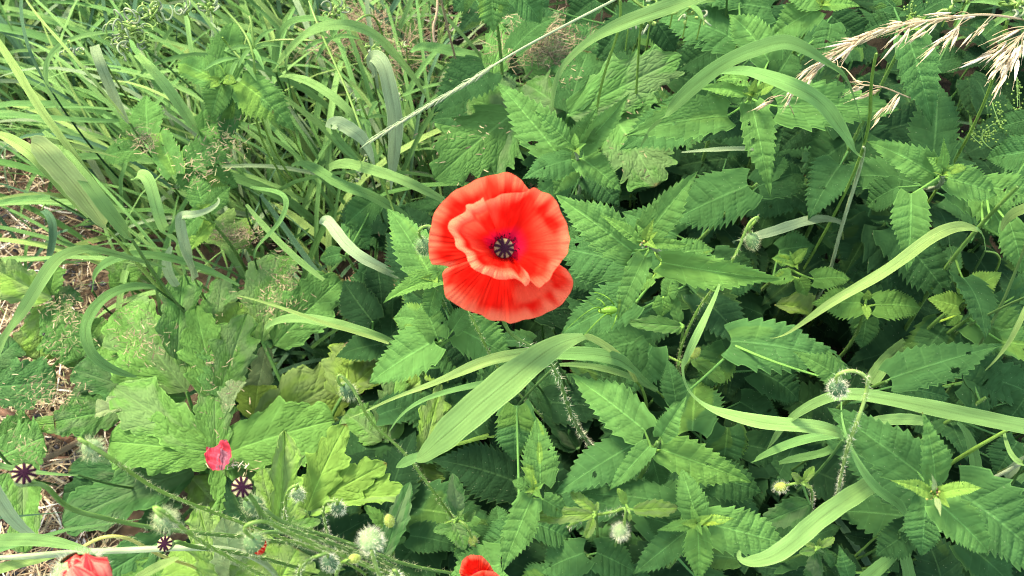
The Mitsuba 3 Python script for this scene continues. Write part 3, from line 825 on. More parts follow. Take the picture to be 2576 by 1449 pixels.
nettle('central nettle with pinkish buds beside the right edge of the poppy', (1622, 608, .37), [
    (1592, 633, 1397, 489, 118, 3, -.012, .0, D(fold=.55, roll=-14, holes=0)),
    (1625, 596, 1756, 430, 96, 3, -.006, .03, D(fold=.38, holes=0)),
    (1664, 660, 1968, 702, 92, 4, -.024, -.035, D(fold=.75, roll=30, holes=0)),
    (1622, 645, 1553, 808, 70, 3, -.010, -.045, D(fold=.3, arch=.14)),
    (1604, 606, 1508, 540, 34, 4, .002, .010, D(fold=.5)),
    (1638, 612, 1738, 618, 32, 4, .002, .0, D(fold=.5)),
    (1622, 600, 1646, 548, 24, 5, .004, .016, D(fold=.5)),
    (1642, 700, 1588, 722, 44, 4, -.05, -.06), (1650, 690, 1692, 680, 42, 4, -.05, -.05), (1668, 748, 1660, 800, 50, 4, -.085, -.10), (1680, 745, 1692, 690, 60, 3, -.085, -.08)],
    foot=(1740, 800), buds=True, stem_r=.0021, stem_tone=4)
nettle('broad nettle leaf pair behind the right rim of the poppy', (1600, 760, .27), [
    (1590, 752, 1408, 842, 128, 2, .0, -.02, D(fold=.14, arch=.08, holes=0)),
    (1575, 660, 1392, 622, 150, 2, .005, -.01, D(fold=.12)),
    (1690, 640, 1800, 628, 70, 3, .03, .03), (1750, 700, 1900, 720, 110, 2, -.02, -.04, D(fold=.1)),
    (1700, 735, 1900, 690, 120, 1, -.04, -.05, D(fold=.1)), (1640, 870, 1585, 990, 150, 2, -.05, -.08, D(fold=.1)),
    (1640, 850, 1440, 900, 150, 2, -.05, -.07, D(fold=.1))], young=False, foot=(1640, 900))
nettle('large nettle leaf lying flat right of the white-stemmed nettle top', (1905, 462, .29), [
    (1882, 466, 1676, 562, 158, 2, .0, -.03, D(fold=.10, holes=1)),
    (1905, 470, 2020, 440, 110, 1, -.03, -.06), (1830, 400, 1700, 420, 110, 0, -.08, -.10), (1930, 440, 1960, 380, 80, 2, -.03, -.03)], young=False)
nettle('nettle with a tuft of yellow shoots under the arching grass blades', (1893, 240, .385), [
    (1830, 292, 1567, 344, 118, 3, -.02, -.025, D(fold=.3, roll=-10)),
    (1868, 232, 1752, 222, 44, 4, -.004, -.005, D(fold=.5)),
    (1935, 156, 1832, 36, 110, 3, -.02, -.01, D(fold=.25)),
    (1890, 262, 1938, 498, 92, 3, -.015, -.05, D(fold=.35, holes=3)),
    (1955, 268, 2266, 276, 130, 3, -.02, -.05, D(fold=.18)),
    (1893, 228, 1903, 192, 26, 5, .004, .02, D(fold=.4)), (1912, 228, 1950, 212, 34, 5, .004, .01), (1880, 205, 1800, 205, 40, 4, 0, 0),
    (1955, 190, 1990, 130, 90, 2, -.04, -.05)], foot=(1900, 330))
nettle('nettle at the top edge left of the drooping leaf', (2070, 10, .40), [
    (2056, 22, 1932, 96, 96, 3, -.005, -.03, D(fold=.3)), (2072, 14, 2165, 16, 36, 4, 0, 0), (2060, 0, 1960, -20, 80, 3, 0, 0),
    (2090, 60, 2060, 190, 90, 2, -.05, -.07), (2090, 40, 2180, 120, 110, 1, -.06, -.08), (2040, 60, 1960, 160, 90, 1, -.09, -.1)])
nettle('nettle leaves filling the top edge right of the curling cleavers', (1870, 70, .37), [
    (1862, 108, 1652, 54, 118, 2, -.02, -.03, D(fold=.12)), (1940, 22, 1762, 28, 110, 2, -.01, -.02, D(fold=.12)),
    (1800, 120, 1700, 180, 90, 1, -.06, -.08), (1860, -10, 1700, -30, 100, 2, 0, 0), (1990, 40, 1890, 110, 90, 1, -.05, -.07), (1780, 90, 1740, 200, 100, 1, -.08, -.1)], young=False)
nettle('nettle with a long leaf drooping under the dry oat head', (2290, 70, .41), [
    (2282, 88, 2343, 318, 116, 2, -.004, -.05, D(fold=.3, arch=.16, holes=0)),
    (2262, 45, 2172, 78, 100, 1, -.02, -.04, D(fold=.15)), (2310, 40, 2400, 10, 90, 1, -.02, -.03), (2250, 20, 2200, -20, 80, 1, 0, 0)],
    flower=[(2290, 12, 2300, 55, .01, 26), (2300, 35, 2290, 62, 0, 16)])
nettle('bright-shooted nettle with a silvery stem at the right of the photo', (2370, 440, .36), [
    (2352, 440, 2178, 354, 96, 3, -.008, .0, D(fold=.3, holes=0)), (2368, 432, 2374, 346, 34, 4, .0, .025, D(fold=.5)), (2384, 448, 2508, 492, 100, 3, -.008, -.02, D(fold=.25)),
    (2292, 486, 2282, 686, 108, 3, .0, -.03, D(fold=.28, arch=.1)), (2370, 425, 2330, 395, 34, 4, .004, .01), (2390, 430, 2430, 420, 26, 5, .004, 0),
    (2345, 412, 2356, 200, 140, 1, -.05, -.04, D(fold=.12)), (2400, 470, 2520, 560, 120, 2, -.05, -.07), (2260, 470, 2180, 520, 90, 2, -.06, -.09)], foot=(2280, 475), stem_r=.0022, stem_tone=4)
nettle('pale green nettle leaves at the right edge below the curved grass', (2560, 470, .36), [
    (2480, 470, 2600, 500, 130, 3, -.03, -.03), (2470, 490, 2540, 600, 110, 3, -.04, -.06), (2540, 560, 2570, 690, 90, 3, -.02, -.05), (2600, 380, 2480, 400, 110, 2, -.04, -.06), (2620, 640, 2530, 640, 90, 3, -.04, -.05),
    (2600, 300, 2500, 330, 110, 1, -.06, -.08)], young=False, flower=[(2500, 260, 2540, 330, -.06, 60), (2440, 330, 2500, 350, -.06, 50), (2560, 200, 2570, 330, -.06, 50), (2470, 340, 2530, 300, -.05, 40)])
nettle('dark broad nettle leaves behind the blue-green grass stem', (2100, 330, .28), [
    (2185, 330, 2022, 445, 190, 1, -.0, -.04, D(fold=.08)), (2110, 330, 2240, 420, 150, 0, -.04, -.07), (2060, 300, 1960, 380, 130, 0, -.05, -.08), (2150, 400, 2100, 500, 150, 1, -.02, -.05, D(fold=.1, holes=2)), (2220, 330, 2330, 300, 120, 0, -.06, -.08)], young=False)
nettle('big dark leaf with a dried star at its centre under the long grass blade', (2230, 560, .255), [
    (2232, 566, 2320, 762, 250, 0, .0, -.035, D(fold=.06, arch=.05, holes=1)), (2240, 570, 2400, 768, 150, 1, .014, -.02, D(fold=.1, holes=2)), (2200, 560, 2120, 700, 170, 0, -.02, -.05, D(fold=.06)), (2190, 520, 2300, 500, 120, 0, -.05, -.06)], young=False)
nettle('small bright nettle shoot above the curled dead leaf', (1998, 668, .25), [
    (2046, 702, 2140, 702, 60, 4, -.005, -.01), (1990, 690, 1935, 712, 44, 4, -.005, -.015), (1996, 655, 2034, 622, 30, 5, .004, .015), (1985, 655, 1940, 650, 34, 4, 0, 0), (2010, 700, 2030, 745, 46, 4, -.02, -.03), (1960, 630, 2050, 620, 90, 2, -.05, -.05)])
nettle('small yellow-green nettle shoot near the right edge', (2424, 752, .26), [
    (2428, 742, 2520, 684, 74, 5, -.002, .01, D(fold=.3)), (2412, 772, 2332, 752, 62, 5, -.004, -.005), (2420, 735, 2404, 722, 24, 5, .004, .01), (2440, 755, 2462, 770, 28, 5, .004, .005), (2410, 790, 2380, 820, 44, 4, -.03, -.04)])
nettle('pair of bright young nettle leaves in the shade below the long grass blade', (2178, 762, .225), [
    (2164, 762, 2040, 764, 86, 4, 0, -.01, D(fold=.15)), (2202, 766, 2318, 776, 84, 4, 0, -.01, D(fold=.15)), (2178, 772, 2182, 806, 26, 5, .004, .005), (2180, 752, 2184, 728, 26, 5, .004, .012), (2180, 800, 2166, 878, 92, 2, -.03, -.05, D(fold=.1))], young=False)
nettle('large cupped dark leaf with radiating veins at the right of the lower half', (2376, 818, .215), [
    (2376, 822, 2288, 938, 236, 1, 0, -.02, D(fold=.05, arch=.04, holes=0)), (2390, 830, 2450, 900, 130, 1, -.02, -.04)], young=False)
nettle('bright rounded nettle leaf running to the right edge', (2440, 800, .245), [
    (2440, 806, 2600, 868, 130, 3, 0, -.01, D(fold=.12, holes=1)), (2520, 860, 2640, 880, 90, 3, .01, 0), (2500, 780, 2620, 760, 110, 1, -.06, -.06), (2560, 740, 2640, 700, 90, 2, -.05, -.05)], young=False)
nettle('long toothed nettle leaf pointing to the upper right below the cupped leaf', (2230, 960, .27), [
    (2240, 952, 2524, 868, 120, 2, 0, -.0, D(fold=.2, roll=-12, holes=2)), (2250, 970, 2390, 1000, 110, 1, -.03, -.05), (2420, 960, 2500, 1010, 130, 1, -.05, -.08), (2480, 950, 2600, 1000, 110, 1, -.07, -.09)], young=False)
nettle('broad nettle leaves left of the hooked bud', (1850, 870, .25), [
    (1838, 858, 2142, 930, 134, 2, 0, -.03, D(fold=.16, holes=1)), (2125, 962, 1994, 884, 78, 3, .04, .05, D(fold=.3, holes=0)), (1830, 880, 1760, 980, 110, 2, -.03, -.05), (1900, 930, 2010, 1010, 130, 1, -.05, -.07), (1800, 860, 1840, 780, 90, 1, -.05, -.05),
    (1700, 1010, 1680, 905, 70, 2, .0, .01, D(holes=3))], young=False)
nettle('front nettle with a pinkish-white flowering tip at the lower right corner', (2352, 1243, .36), [
    (2312, 1190, 2080, 1024, 140, 2, -.02, -.02, D(fold=.28, roll=-8, holes=0)),
    (2352, 1212, 2320, 1036, 88, 3, -.004, .03, D(fold=.25, holes=0)),
    (2338, 1240, 2238, 1208, 40, 5, .004, .014, D(fold=.5)), (2372, 1240, 2472, 1228, 44, 5, .004, .014, D(fold=.5)),
    (2350, 1232, 2342, 1190, 16, 6, .008, .022), (2356, 1254, 2366, 1300, 18, 6, .008, .014),
    (2356, 1262, 2486, 1392, 112, 3, -.008, -.03, D(fold=.35, holes=0)),
    (2404, 1232, 2626, 1420, 200, 2, -.03, -.055, D(fold=.2, holes=0)),
    (2330, 1256, 2318, 1398, 110, 2, -.03, -.06, D(fold=.1)),
    (2420, 1360, 2540, 1470, 130, 1, -.07, -.09), (2300, 1330, 2200, 1400, 110, 1, -.12, -.14)], foot=(2410, 1335), buds=True, stem_r=.0021, stem_tone=1)
nettle('nettle right of the white-haired stem in the lower middle', (1655, 1112, .30), [
    (1624, 1084, 1436, 942, 124, 3, -.012, -.012, D(fold=.2, holes=0)), (1662, 1100, 1728, 996, 66, 3, -.004, .025, D(fold=.4)), (1634, 1122, 1532, 1234, 64, 3, -.004, -.02, D(fold=.35)),
    (1662, 1130, 1890, 1214, 110, 4, -.012, -.03, D(fold=.25, holes=1)), (1604, 1112, 1392, 1248, 128, 2, -.03, -.05, D(fold=.14)),
    (1640, 1150, 1660, 1230, 80, 2, -.05, -.07), (1590, 1050, 1490, 1020, 100, 1, -.06, -.07)], stem_r=.002, young=False)
nettle('nettle at the bottom edge below the pale leafy sprig', (1752, 1318, .285), [
    (1752, 1300, 1714, 1176, 84, 3, -.008, .0, D(fold=.3)), (1784, 1318, 1984, 1372, 138, 3, -.02, -.04, D(fold=.22)), (1755, 1330, 1756, 1462, 80, 4, -.006, -.03, D(fold=.35)),
    (1735, 1318, 1652, 1334, 34, 4, .003, .005), (1768, 1312, 1848, 1304, 30, 5, .003, .005), (1730, 1334, 1592, 1446, 96, 2, -.03, -.05, D(fold=.2)),
    (1706, 1268, 1452, 1242, 100, 2, -.03, -.045, D(fold=.12)), (1720, 1330, 1620, 1300, 90, 2, -.05, -.07)], stem_r=.002)
nettle('upright nettle left of the pale leafy sprig', (1344, 1232, .27), [
    (1360, 1216, 1350, 1048, 96, 3, -.008, -.0, D(fold=.3)), (1338, 1252, 1262, 1442, 92, 3, -.01, -.04, D(fold=.3)), (1366, 1256, 1436, 1300, 60, 3, -.01, -.03), (1325, 1225, 1288, 1210, 40, 3, 0, 0),
    (1300, 1020, 1292, 1160, 120, 2, -.04, -.07, D(fold=.12)), (1330, 1310, 1440, 1360, 100, 2, -.06, -.08), (1300, 1330, 1210, 1390, 110, 2, -.07, -.08)])
nettle('shaded nettle under the pale pleated grass blade at lower right', (1790, 1060, .22), [
    (1742, 1084, 1752, 952, 154, 2, 0, -.02, D(fold=.1)), (1830, 1075, 1812, 1200, 130, 2, -.01, -.04, D(fold=.1)), (1770, 1190, 1918, 1240, 120, 2, -.02, -.04, D(fold=.1)), (1860, 1010, 1960, 1080, 100, 1, -.04, -.06), (1880, 1120, 1990, 1150, 110, 1, -.05, -.07), (1690, 1010, 1640, 930, 100, 1, -.04, -.05), (1900, 1200, 1870, 1300, 110, 1, -.06, -.08)], young=False)
nettle('nettle at the left rim of the poppy with an upright leaf', (1092, 700, .31), [
    (1088, 702, 974, 524, 118, 3, -.004, .0, D(fold=.2, holes=0)), (1112, 706, 964, 762, 56, 4, .0, .0, D(fold=.6, roll=25, holes=0)), (1110, 700, 1150, 760, 60, 3, -.01, -.03), (1100, 720, 1080, 800, 60, 3, -.03, -.05)], foot=(1140, 800))
nettle('nettle below the poppy left of its stems', (1110, 858, .255), [
    (1092, 858, 926, 966, 128, 3, -.0, -.025, D(fold=.16, holes=0)), (1160, 830, 1290, 900, 130, 3, -.01, -.03, D(fold=.12, holes=1)), (1100, 850, 1060, 762, 84, 3, .0, .0), (1140, 830, 1185, 770, 90, 3, .0, .01),
    (1110, 870, 1190, 950, 110, 2, -.05, -.07), (1090, 810, 990, 800, 90, 3, -.03, -.05), (1230, 900, 1290, 960, 80, 2, -.06, -.07)], young=False)
nettle('nettle with a yellow tip standing in the grass at upper left', (555, 204, .26), [
    (562, 192, 588, 55, 104, 3, -.004, .0, D(fold=.35, holes=1)), (545, 202, 446, 158, 84, 3, -.004, -.01, D(fold=.3)), (602, 206, 742, 332, 116, 3, -.008, -.04, D(fold=.2, holes=1)), (558, 214, 532, 300, 80, 3, -.006, -.03), (566, 200, 596, 208, 34, 5, .003, .004), (548, 210, 528, 222, 20, 5, .003, .004),
    (590, 250, 560, 380, 66, 2, -.04, -.07, D(fold=.5))], foot=(560, 320))
nettle('grass-clipping-covered nettle left of the yellow-tipped one', (455, 400, .20), [
    (372, 338, 368, 240, 96, 3, .0, .0, D(fold=.15)), (440, 440, 400, 318, 84, 3, .0, -.01), (480, 408, 592, 350, 88, 3, .0, -.02), (500, 330, 600, 300, 84, 3, .0, -.01), (470, 420, 500, 500, 80, 3, -.01, -.03), (350, 380, 262, 400, 70, 3, -.02, -.04), (520, 440, 600, 470, 70, 3, -.02, -.04), (350, 340, 300, 300, 50, 3, -.01, -.01)], young=False)
nettle('nettle shoot above the pale lobed leaf in the left grass', (505, 530, .19), [
    (512, 520, 488, 440, 70, 3, 0, .01), (500, 545, 450, 600, 60, 3, -.01, -.03), (525, 525, 580, 470, 60, 3, 0, 0), (530, 560, 470, 640, 44, 5, -.02, -.03)])
nettle('small nettle leaves deep in the grass left of the poppy', (870, 640, .15), [
    (855, 640, 804, 654, 56, 2, 0, -.01), (945, 500, 868, 566, 100, 2, .02, 0), (880, 560, 930, 630, 80, 2, 0, -.02), (900, 680, 960, 720, 90, 1, -.02, -.04)], young=False)
nettle('nettle leaf cut by the top edge above the rye spike', (1236, -20, .34), [
    (1236, -26, 1242, 82, 84, 3, 0, -.03, D(holes=1)), (1290, -20, 1360, 60, 90, 2, -.02, -.05), (1190, -20, 1140, 30, 70, 1, -.05, -.07)], young=False)
nettle('dark nettle leaves behind the hay-covered leaf at the top', (1620, 60, .26), [
    (1580, 60, 1500, 150, 110, 1, 0, -.02), (1640, 40, 1700, 130, 110, 1, 0, -.03), (1500, 0, 1420, 60, 100, 1, 0, -.02), (1700, 190, 1800, 250, 110, 1, -.04, -.07), (1620, 0, 1560, -40, 90, 2, 0, 0), (1380, 20, 1310, 40, 80, 1, 0, 0)], young=False)
nettle('shaded nettle at the bottom edge between the two sprigs', (1480, 1400, .20), [
    (1470, 1390, 1360, 1440, 120, 2, 0, -.02, D(fold=.1)), (1500, 1390, 1600, 1440, 120, 2, 0, -.02, D(fold=.1)), (1490, 1410, 1480, 1500, 110, 1, -.01, -.03), (1440, 1340, 1380, 1300, 90, 1, -.02, -.03), (1560, 1450, 1650, 1480, 120, 1, -.02, -.03), (1400, 1450, 1300, 1480, 120, 2, -.02, -.03)], young=False)
nettle('nettle beside the opened red petal at the lower edge', (1240, 1370, .19), [
    (1235, 1360, 1140, 1400, 110, 2, 0, -.02), (1260, 1420, 1130, 1450, 150, 3, .01, -.01, D(fold=.08)), (1200, 1330, 1110, 1340, 80, 3, .0, -.01), (1260, 1350, 1250, 1270, 80, 2, 0, 0)], young=False)
nettle('nettle seedlings at the bottom edge under the wide grass blade', (2130, 1440, .18), [
    (2135, 1450, 2110, 1370, 50, 2, 0, .02), (2100, 1420, 2080, 1380, 40, 2, 0, .01), (2240, 1440, 2200, 1370, 70, 1, -.02, -.02), (2330, 1400, 2400, 1450, 90, 1, -.03, -.05), (2400, 1420, 2500, 1440, 100, 1, -.03, -.05)], young=False)
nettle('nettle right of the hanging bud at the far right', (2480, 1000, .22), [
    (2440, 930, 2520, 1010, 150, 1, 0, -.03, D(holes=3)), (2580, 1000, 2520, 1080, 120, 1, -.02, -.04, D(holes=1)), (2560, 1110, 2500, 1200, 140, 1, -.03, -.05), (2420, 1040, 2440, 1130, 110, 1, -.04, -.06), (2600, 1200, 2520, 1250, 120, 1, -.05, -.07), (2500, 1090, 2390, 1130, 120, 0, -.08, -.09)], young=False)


# the shaded lower storey: leaves nobody could count
def make_undergrowth():
    ms = []
    n = 0
    while n < 1050:
        x, y = rng.uniform(560, 2720), rng.uniform(-240, 1560)
        if (x < 1240 and y < 500) or (x < 900 and y < 760):
            continue
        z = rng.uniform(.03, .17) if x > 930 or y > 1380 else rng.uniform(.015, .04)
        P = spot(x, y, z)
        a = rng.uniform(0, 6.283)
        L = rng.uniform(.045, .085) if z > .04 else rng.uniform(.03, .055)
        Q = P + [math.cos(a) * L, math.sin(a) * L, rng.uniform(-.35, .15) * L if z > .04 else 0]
        ms.append(leaf(P, Q, L * rng.uniform(.5, .75), 'nettle', rng.choice([0, 0, 0, 1, 1]), world=True, rows=46, cols=4, up=.9, fold=.15, roll=rng.normal(0, 14)))  # darkest leaf tones put the shade of the lower storey into the colour
        if rng.random() < .35:
            ms.append(tube([P, P * [1, 1, .4] + [rng.normal(0, .01), rng.normal(0, .01), 0], P * [1, 1, 0]], .0012, 2, 5, 7))
            ms[-1] = (ms[-1][0], ms[-1][1], np.stack([np.full(len(ms[-1][0]), 2 * ident(3) + .5), np.full(len(ms[-1][0]), .07)], 1))
        n += 1
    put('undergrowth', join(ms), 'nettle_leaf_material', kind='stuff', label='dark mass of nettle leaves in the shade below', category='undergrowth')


make_undergrowth()
# ---------------------------------------------------------------- broad lobed plants (hogweed)
LEAVES = {}


def hog_leaf(key, lobes, root, mat='broad_leaf_material', name='leaf', kind='hog', leafkey=None, **tags):
    """One lobed leaf: lobes (bx, by, bz, tx, ty, tz, w, tone, {...}) joined into one blade, with a stalk to root."""
    ms = []
    for lb in lobes:
        o = dict(fold=.12, arch=.06, wave=.07, curl=.1)
        o.update(lb[8] if len(lb) > 8 else {})
        ms.append(leaf(lb[:3], lb[3:6], lb[6], o.pop('kind', kind), lb[7], **o))
    b = spot(*lobes[0][:3])
    s = tube([b, b * .5 + root * .5 + Z * .01, root], [.0016, .002, .0025], 1, 7, 12)
    ms.append((s[0], s[1], np.stack([np.full(len(s[0]), 2 * ident(3) + .5), np.full(len(s[0]), .07)], 1)))
    m = join(ms)
    k = put(name, m, mat, key, **tags)
    if leafkey:
        LEAVES[leafkey] = m


H = thing('hogweed', 'big lobed light-green hogweed rosette at lower left carrying the fallen petal', 'hogweed', None)
R = spot(560, 1230, 0)
hog_leaf(H, [(548, 1140, .11, 276, 1112, .115, 140, 4, D(fold=.1)), (520, 1130, .11, 288, 975, .125, 128, 4, D(fold=.2)), (546, 1140, .112, 546, 900, .135, 96, 4, D(fold=.2)), (548, 1000, .128, 492, 770, .150, 136, 4, D(kind='jag', fold=.25, wave=.12)), (560, 985, .130, 622, 788, .152, 126, 4, D(kind='jag', fold=.25, wave=.12)), (552, 1000, .130, 560, 838, .140, 120, 3, D(fold=.2)), (575, 1040, .128, 612, 960, .135, 46, 6, D(fold=.6, roll=-30)),
             (545, 1150, .108, 842, 1058, .115, 150, 4, D(fold=.2)), (560, 1150, .106, 720, 1215, .09, 130, 4, D(fold=.1)), (550, 1150, .106, 640, 1300, .085, 140, 4, D(fold=.1)), (330, 1020, .12, 240, 1040, .12, 44, 6, D(fold=.6, roll=30))], R, leafkey='A')
hog_leaf(H, [(470, 985, .105, 300, 775, .12, 175, 4, D(fold=.2, wave=.1)), (455, 960, .105, 265, 860, .11, 140, 4, D(wave=.08)), (446, 905, .12, 462, 692, .15, 104, 3, D(fold=.35, wave=.12)), (470, 1000, .10, 330, 1000, .10, 120, 3), (545, 880, .10, 560, 700, .12, 80, 3, D(fold=.2)), (560, 880, .10, 600, 760, .13, 80, 5, D(fold=.5, roll=20))], R, leafkey='B')
hog_leaf(H, [(490, 1180, .075, 156, 1318, .085, 124, 2, D(fold=.16)), (420, 1230, .07, 400, 1340, .06, 110, 2)], R, leafkey='C')
hog_leaf(H, [(420, 1350, .06, 236, 1462, .07, 110, 2, D(fold=.2)), (400, 1400, .06, 330, 1500, .06, 110, 4)], R)
hog_leaf(H, [(310, 1030, .08, 136, 1062, .09, 104, 3), (300, 1010, .08, 180, 985, .09, 84, 2), (290, 1060, .075, 78, 1072, .07, 50, 4)], R, leafkey='H')
hog_leaf(H, [(360, 990, .085, 182, 930, .095, 96, 2, D(wave=.1)), (300, 960, .08, 230, 880, .09, 70, 2)], R)
H = thing('hogweed', 'bright yellow-green hogweed leaves rising behind the bud cluster at the lower edge', 'hogweed')
R = spot(720, 1480, 0)
hog_leaf(H, [(772, 1285, .19, 872, 1066, .215, 112, 5, D(kind='jag', fold=.2, roll=-15)), (778, 1275, .19, 974, 1166, .205, 104, 5, D(kind='jag', fold=.15)), (782, 1285, .19, 1032, 1246, .20, 96, 5, D(kind='jag', fold=.5, roll=-35)), (775, 1290, .19, 728, 1280, .185, 56, 5), (775, 1292, .19, 760, 1345, .17, 60, 5)], R, leafkey='J')
hog_leaf(H, [(695, 1330, .20, 714, 1082, .23, 92, 5, D(kind='jag', fold=.75, roll=25)), (690, 1300, .19, 660, 1180, .20, 60, 5)], R)
hog_leaf(H, [(560, 1470, .17, 500, 1270, .20, 130, 5, D(kind='jag', fold=.15)), (580, 1460, .17, 560, 1300, .21, 100, 6, D(fold=.5, roll=30)), (560, 1470, .17, 420, 1400, .17, 120, 5), (600, 1470, .17, 640, 1330, .19, 120, 5)], R, leafkey='N')
hog_leaf(H, [(690, 1490, .17, 750, 1380, .185, 130, 5), (700, 1480, .17, 620, 1390, .18, 120, 5), (720, 1490, .16, 830, 1450, .17, 110, 4)], R)
hog_leaf(H, [(470, 1190, .06, 170, 1180, .06, 70, 1), (330, 1230, .06, 160, 1240, .05, 90, 1), (480, 1200, .06, 560, 1290, .05, 100, 5), (600, 1230, .05, 560, 1350, .05, 110, 5)], R)
H = thing('hogweed', 'mottled yellow-green hogweed leaves between the rosette and the poppy', 'hogweed')
R = spot(800, 1160, 0)
hog_leaf(H, [(645, 1085, .07, 880, 940, .08, 160, 7, D(fold=.06)), (640, 1060, .07, 650, 960, .07, 110, 7), (660, 1080, .07, 820, 1040, .07, 110, 5)], R, leafkey='I1')
hog_leaf(H, [(660, 860, .095, 700, 640, .12, 135, 4, D(fold=.15)), (690, 870, .095, 862, 700, .12, 125, 3, D(fold=.3)), (670, 870, .09, 640, 1010, .06, 60, 6), (640, 830, .1, 600, 850, .1, 50, 4)], R, leafkey='I2')
hog_leaf(H, [(860, 1000, .10, 890, 870, .10, 130, 7, D(fold=.1)), (880, 980, .10, 970, 900, .10, 90, 7)], R)
hog_leaf(H, [(975, 1110, .13, 1000, 925, .14, 100, 4, D(kind='jag', fold=.4)), (960, 1110, .13, 870, 1040, .13, 90, 4), (965, 1110, .125, 900, 1120, .12, 70, 4)], R)
hog_leaf(H, [(1060, 1160, .15, 1110, 965, .165, 76, 5, D(kind='jag', fold=.25)), (1075, 1150, .15, 1256, 1082, .155, 66, 5, D(fold=.7, roll=-40)), (1062, 1160, .15, 1080, 1240, .135, 96, 5)], R)
hog_leaf(H, [(1000, 1010, .12, 1130, 900, .13, 110, 5), (1150, 960, .11, 1250, 900, .11, 110, 5), (1010, 950, .11, 980, 860, .11, 90, 7)], R)
hog_leaf(H, [(880, 800, .085, 1020, 740, .10, 120, 2), (900, 780, .085, 960, 690, .09, 90, 2), (930, 830, .08, 1000, 860, .08, 90, 3)], R, leafkey='pile2')
H = thing('hogweed', 'hogweed leaves over the straw at the left edge', 'hogweed')
R = spot(90, 1000, 0)
hog_leaf(H, [(-40, 975, .08, 144, 962, .08, 125, 2, D(fold=.1)), (-30, 930, .08, 40, 860, .09, 90, 2)], R)
hog_leaf(H, [(0, 1150, .07, 112, 1100, .075, 120, 3), (-20, 1110, .07, 80, 1062, .07, 80, 3), (60, 1180, .06, 62, 1390, .06, 92, 4, D(fold=.3)), (20, 1190, .06, -20, 1290, .06, 90, 3)], R)
hog_leaf(H, [(130, 750, .11, -20, 672, .125, 100, 5, D(fold=.5, roll=-25, wave=.15)), (125, 745, .11, 140, 670, .12, 60, 4, D(fold=.4))], R)
hog_leaf(H, [(118, 765, .09, 100, 905, .07, 104, 5, D(fold=.15)), (118, 770, .09, 58, 890, .07, 70, 5)], R, leafkey='F1')
hog_leaf(H, [(130, 760, .10, 200, 905, .08, 130, 3, D(fold=.15)), (145, 770, .10, 190, 730, .10, 90, 2)], R, leafkey='F2')
hog_leaf(H, [(260, 800, .07, 185, 930, .07, 110, 4), (240, 830, .07, 262, 930, .06, 80, 4)], R)
hog_leaf(H, [(300, 720, .06, 330, 650, .07, 120, 4, D(kind='round')), (380, 680, .06, 420, 660, .07, 80, 4, D(kind='round')), (470, 600, .08, 620, 620, .09, 84, 5, D(fold=.5, roll=-35, wave=.12))], spot(380, 760, 0), leafkey='pile3')

H = thing('hogweed', 'dusty grey-green hogweed with broad pointed lobes above the poppy', 'hogweed')
R = spot(1400, 420, 0)
hog_leaf(H, [(1290, 285, .22, 1092, 452, .215, 190, 3, D(fold=.08, kind='jag', relief=.25, wave=.03)), (1290, 290, .22, 1180, 250, .22, 120, 3, D(kind='jag', relief=.25, wave=.03)), (1300, 300, .218, 1210, 462, .20, 130, 3, D(kind='jag', relief=.25, wave=.03)), (1232, 215, .21, 1276, 52, .21, 88, 3, D(kind='lance', fold=.25)), (1290, 270, .22, 1230, 190, .22, 110, 2, D(kind='jag', relief=.25, wave=.03))], R, leafkey='K1')
hog_leaf(H, [(1430, 290, .235, 1722, 142, .245, 160, 3, D(fold=.08, kind='jag', relief=.25, wave=.03, holes=0)), (1420, 280, .23, 1320, 210, .23, 130, 3, D(kind='jag', relief=.25, wave=.03)), (1430, 285, .235, 1480, 130, .235, 150, 2, D(kind='jag', relief=.25, wave=.03))], R, leafkey='K2')
hog_leaf(H, [(1540, 290, .225, 1650, 468, .215, 200, 3, D(fold=.06, kind='jag', relief=.25, wave=.03, holes=0)), (1540, 310, .225, 1490, 440, .215, 120, 3, D(kind='jag', relief=.25, wave=.03)), (1560, 300, .225, 1680, 340, .22, 120, 3, D(kind='jag', relief=.25, wave=.03))], R, leafkey='K3')
hog_leaf(H, [(1400, 190, .21, 1300, 30, .215, 170, 2, D(kind='jag', relief=.25, wave=.03)), (1400, 190, .21, 1500, 70, .21, 170, 2, D(kind='jag', relief=.25, wave=.03)), (1390, 180, .21, 1290, 140, .20, 110, 1, D(kind='jag', relief=.25, wave=.03))], R, leafkey='pile1')

# ---------------------------------------------------------------- small poppy leaves (narrow, toothed)
def sprig(label, c, leaves, foot=None):
    key = thing('poppy_sprig', label, 'poppy shoot', 'leafy poppy shoots')
    C = spot(*c)
    F = C * [1, 1, 0] + [rng.normal(0, .02), rng.normal(.02, .02), 0] if foot is None else spot(*foot, 0)
    s = tube([C, (C + F) / 2, F], [.0009, .0011, .0013], 1, 7, 16)
    put('stem', s, 'stem_material', key)
    for lf in leaves:
        o = dict(fold=.3, arch=.1)
        o.update(lf[8] if len(lf) > 8 else {})
        put('leaf', leaf((lf[0], lf[1], c[2] + lf[6]), (lf[2], lf[3], c[2] + lf[7]), lf[4], 'lance', lf[5], stalk=C, **o), 'broad_leaf_material', key)


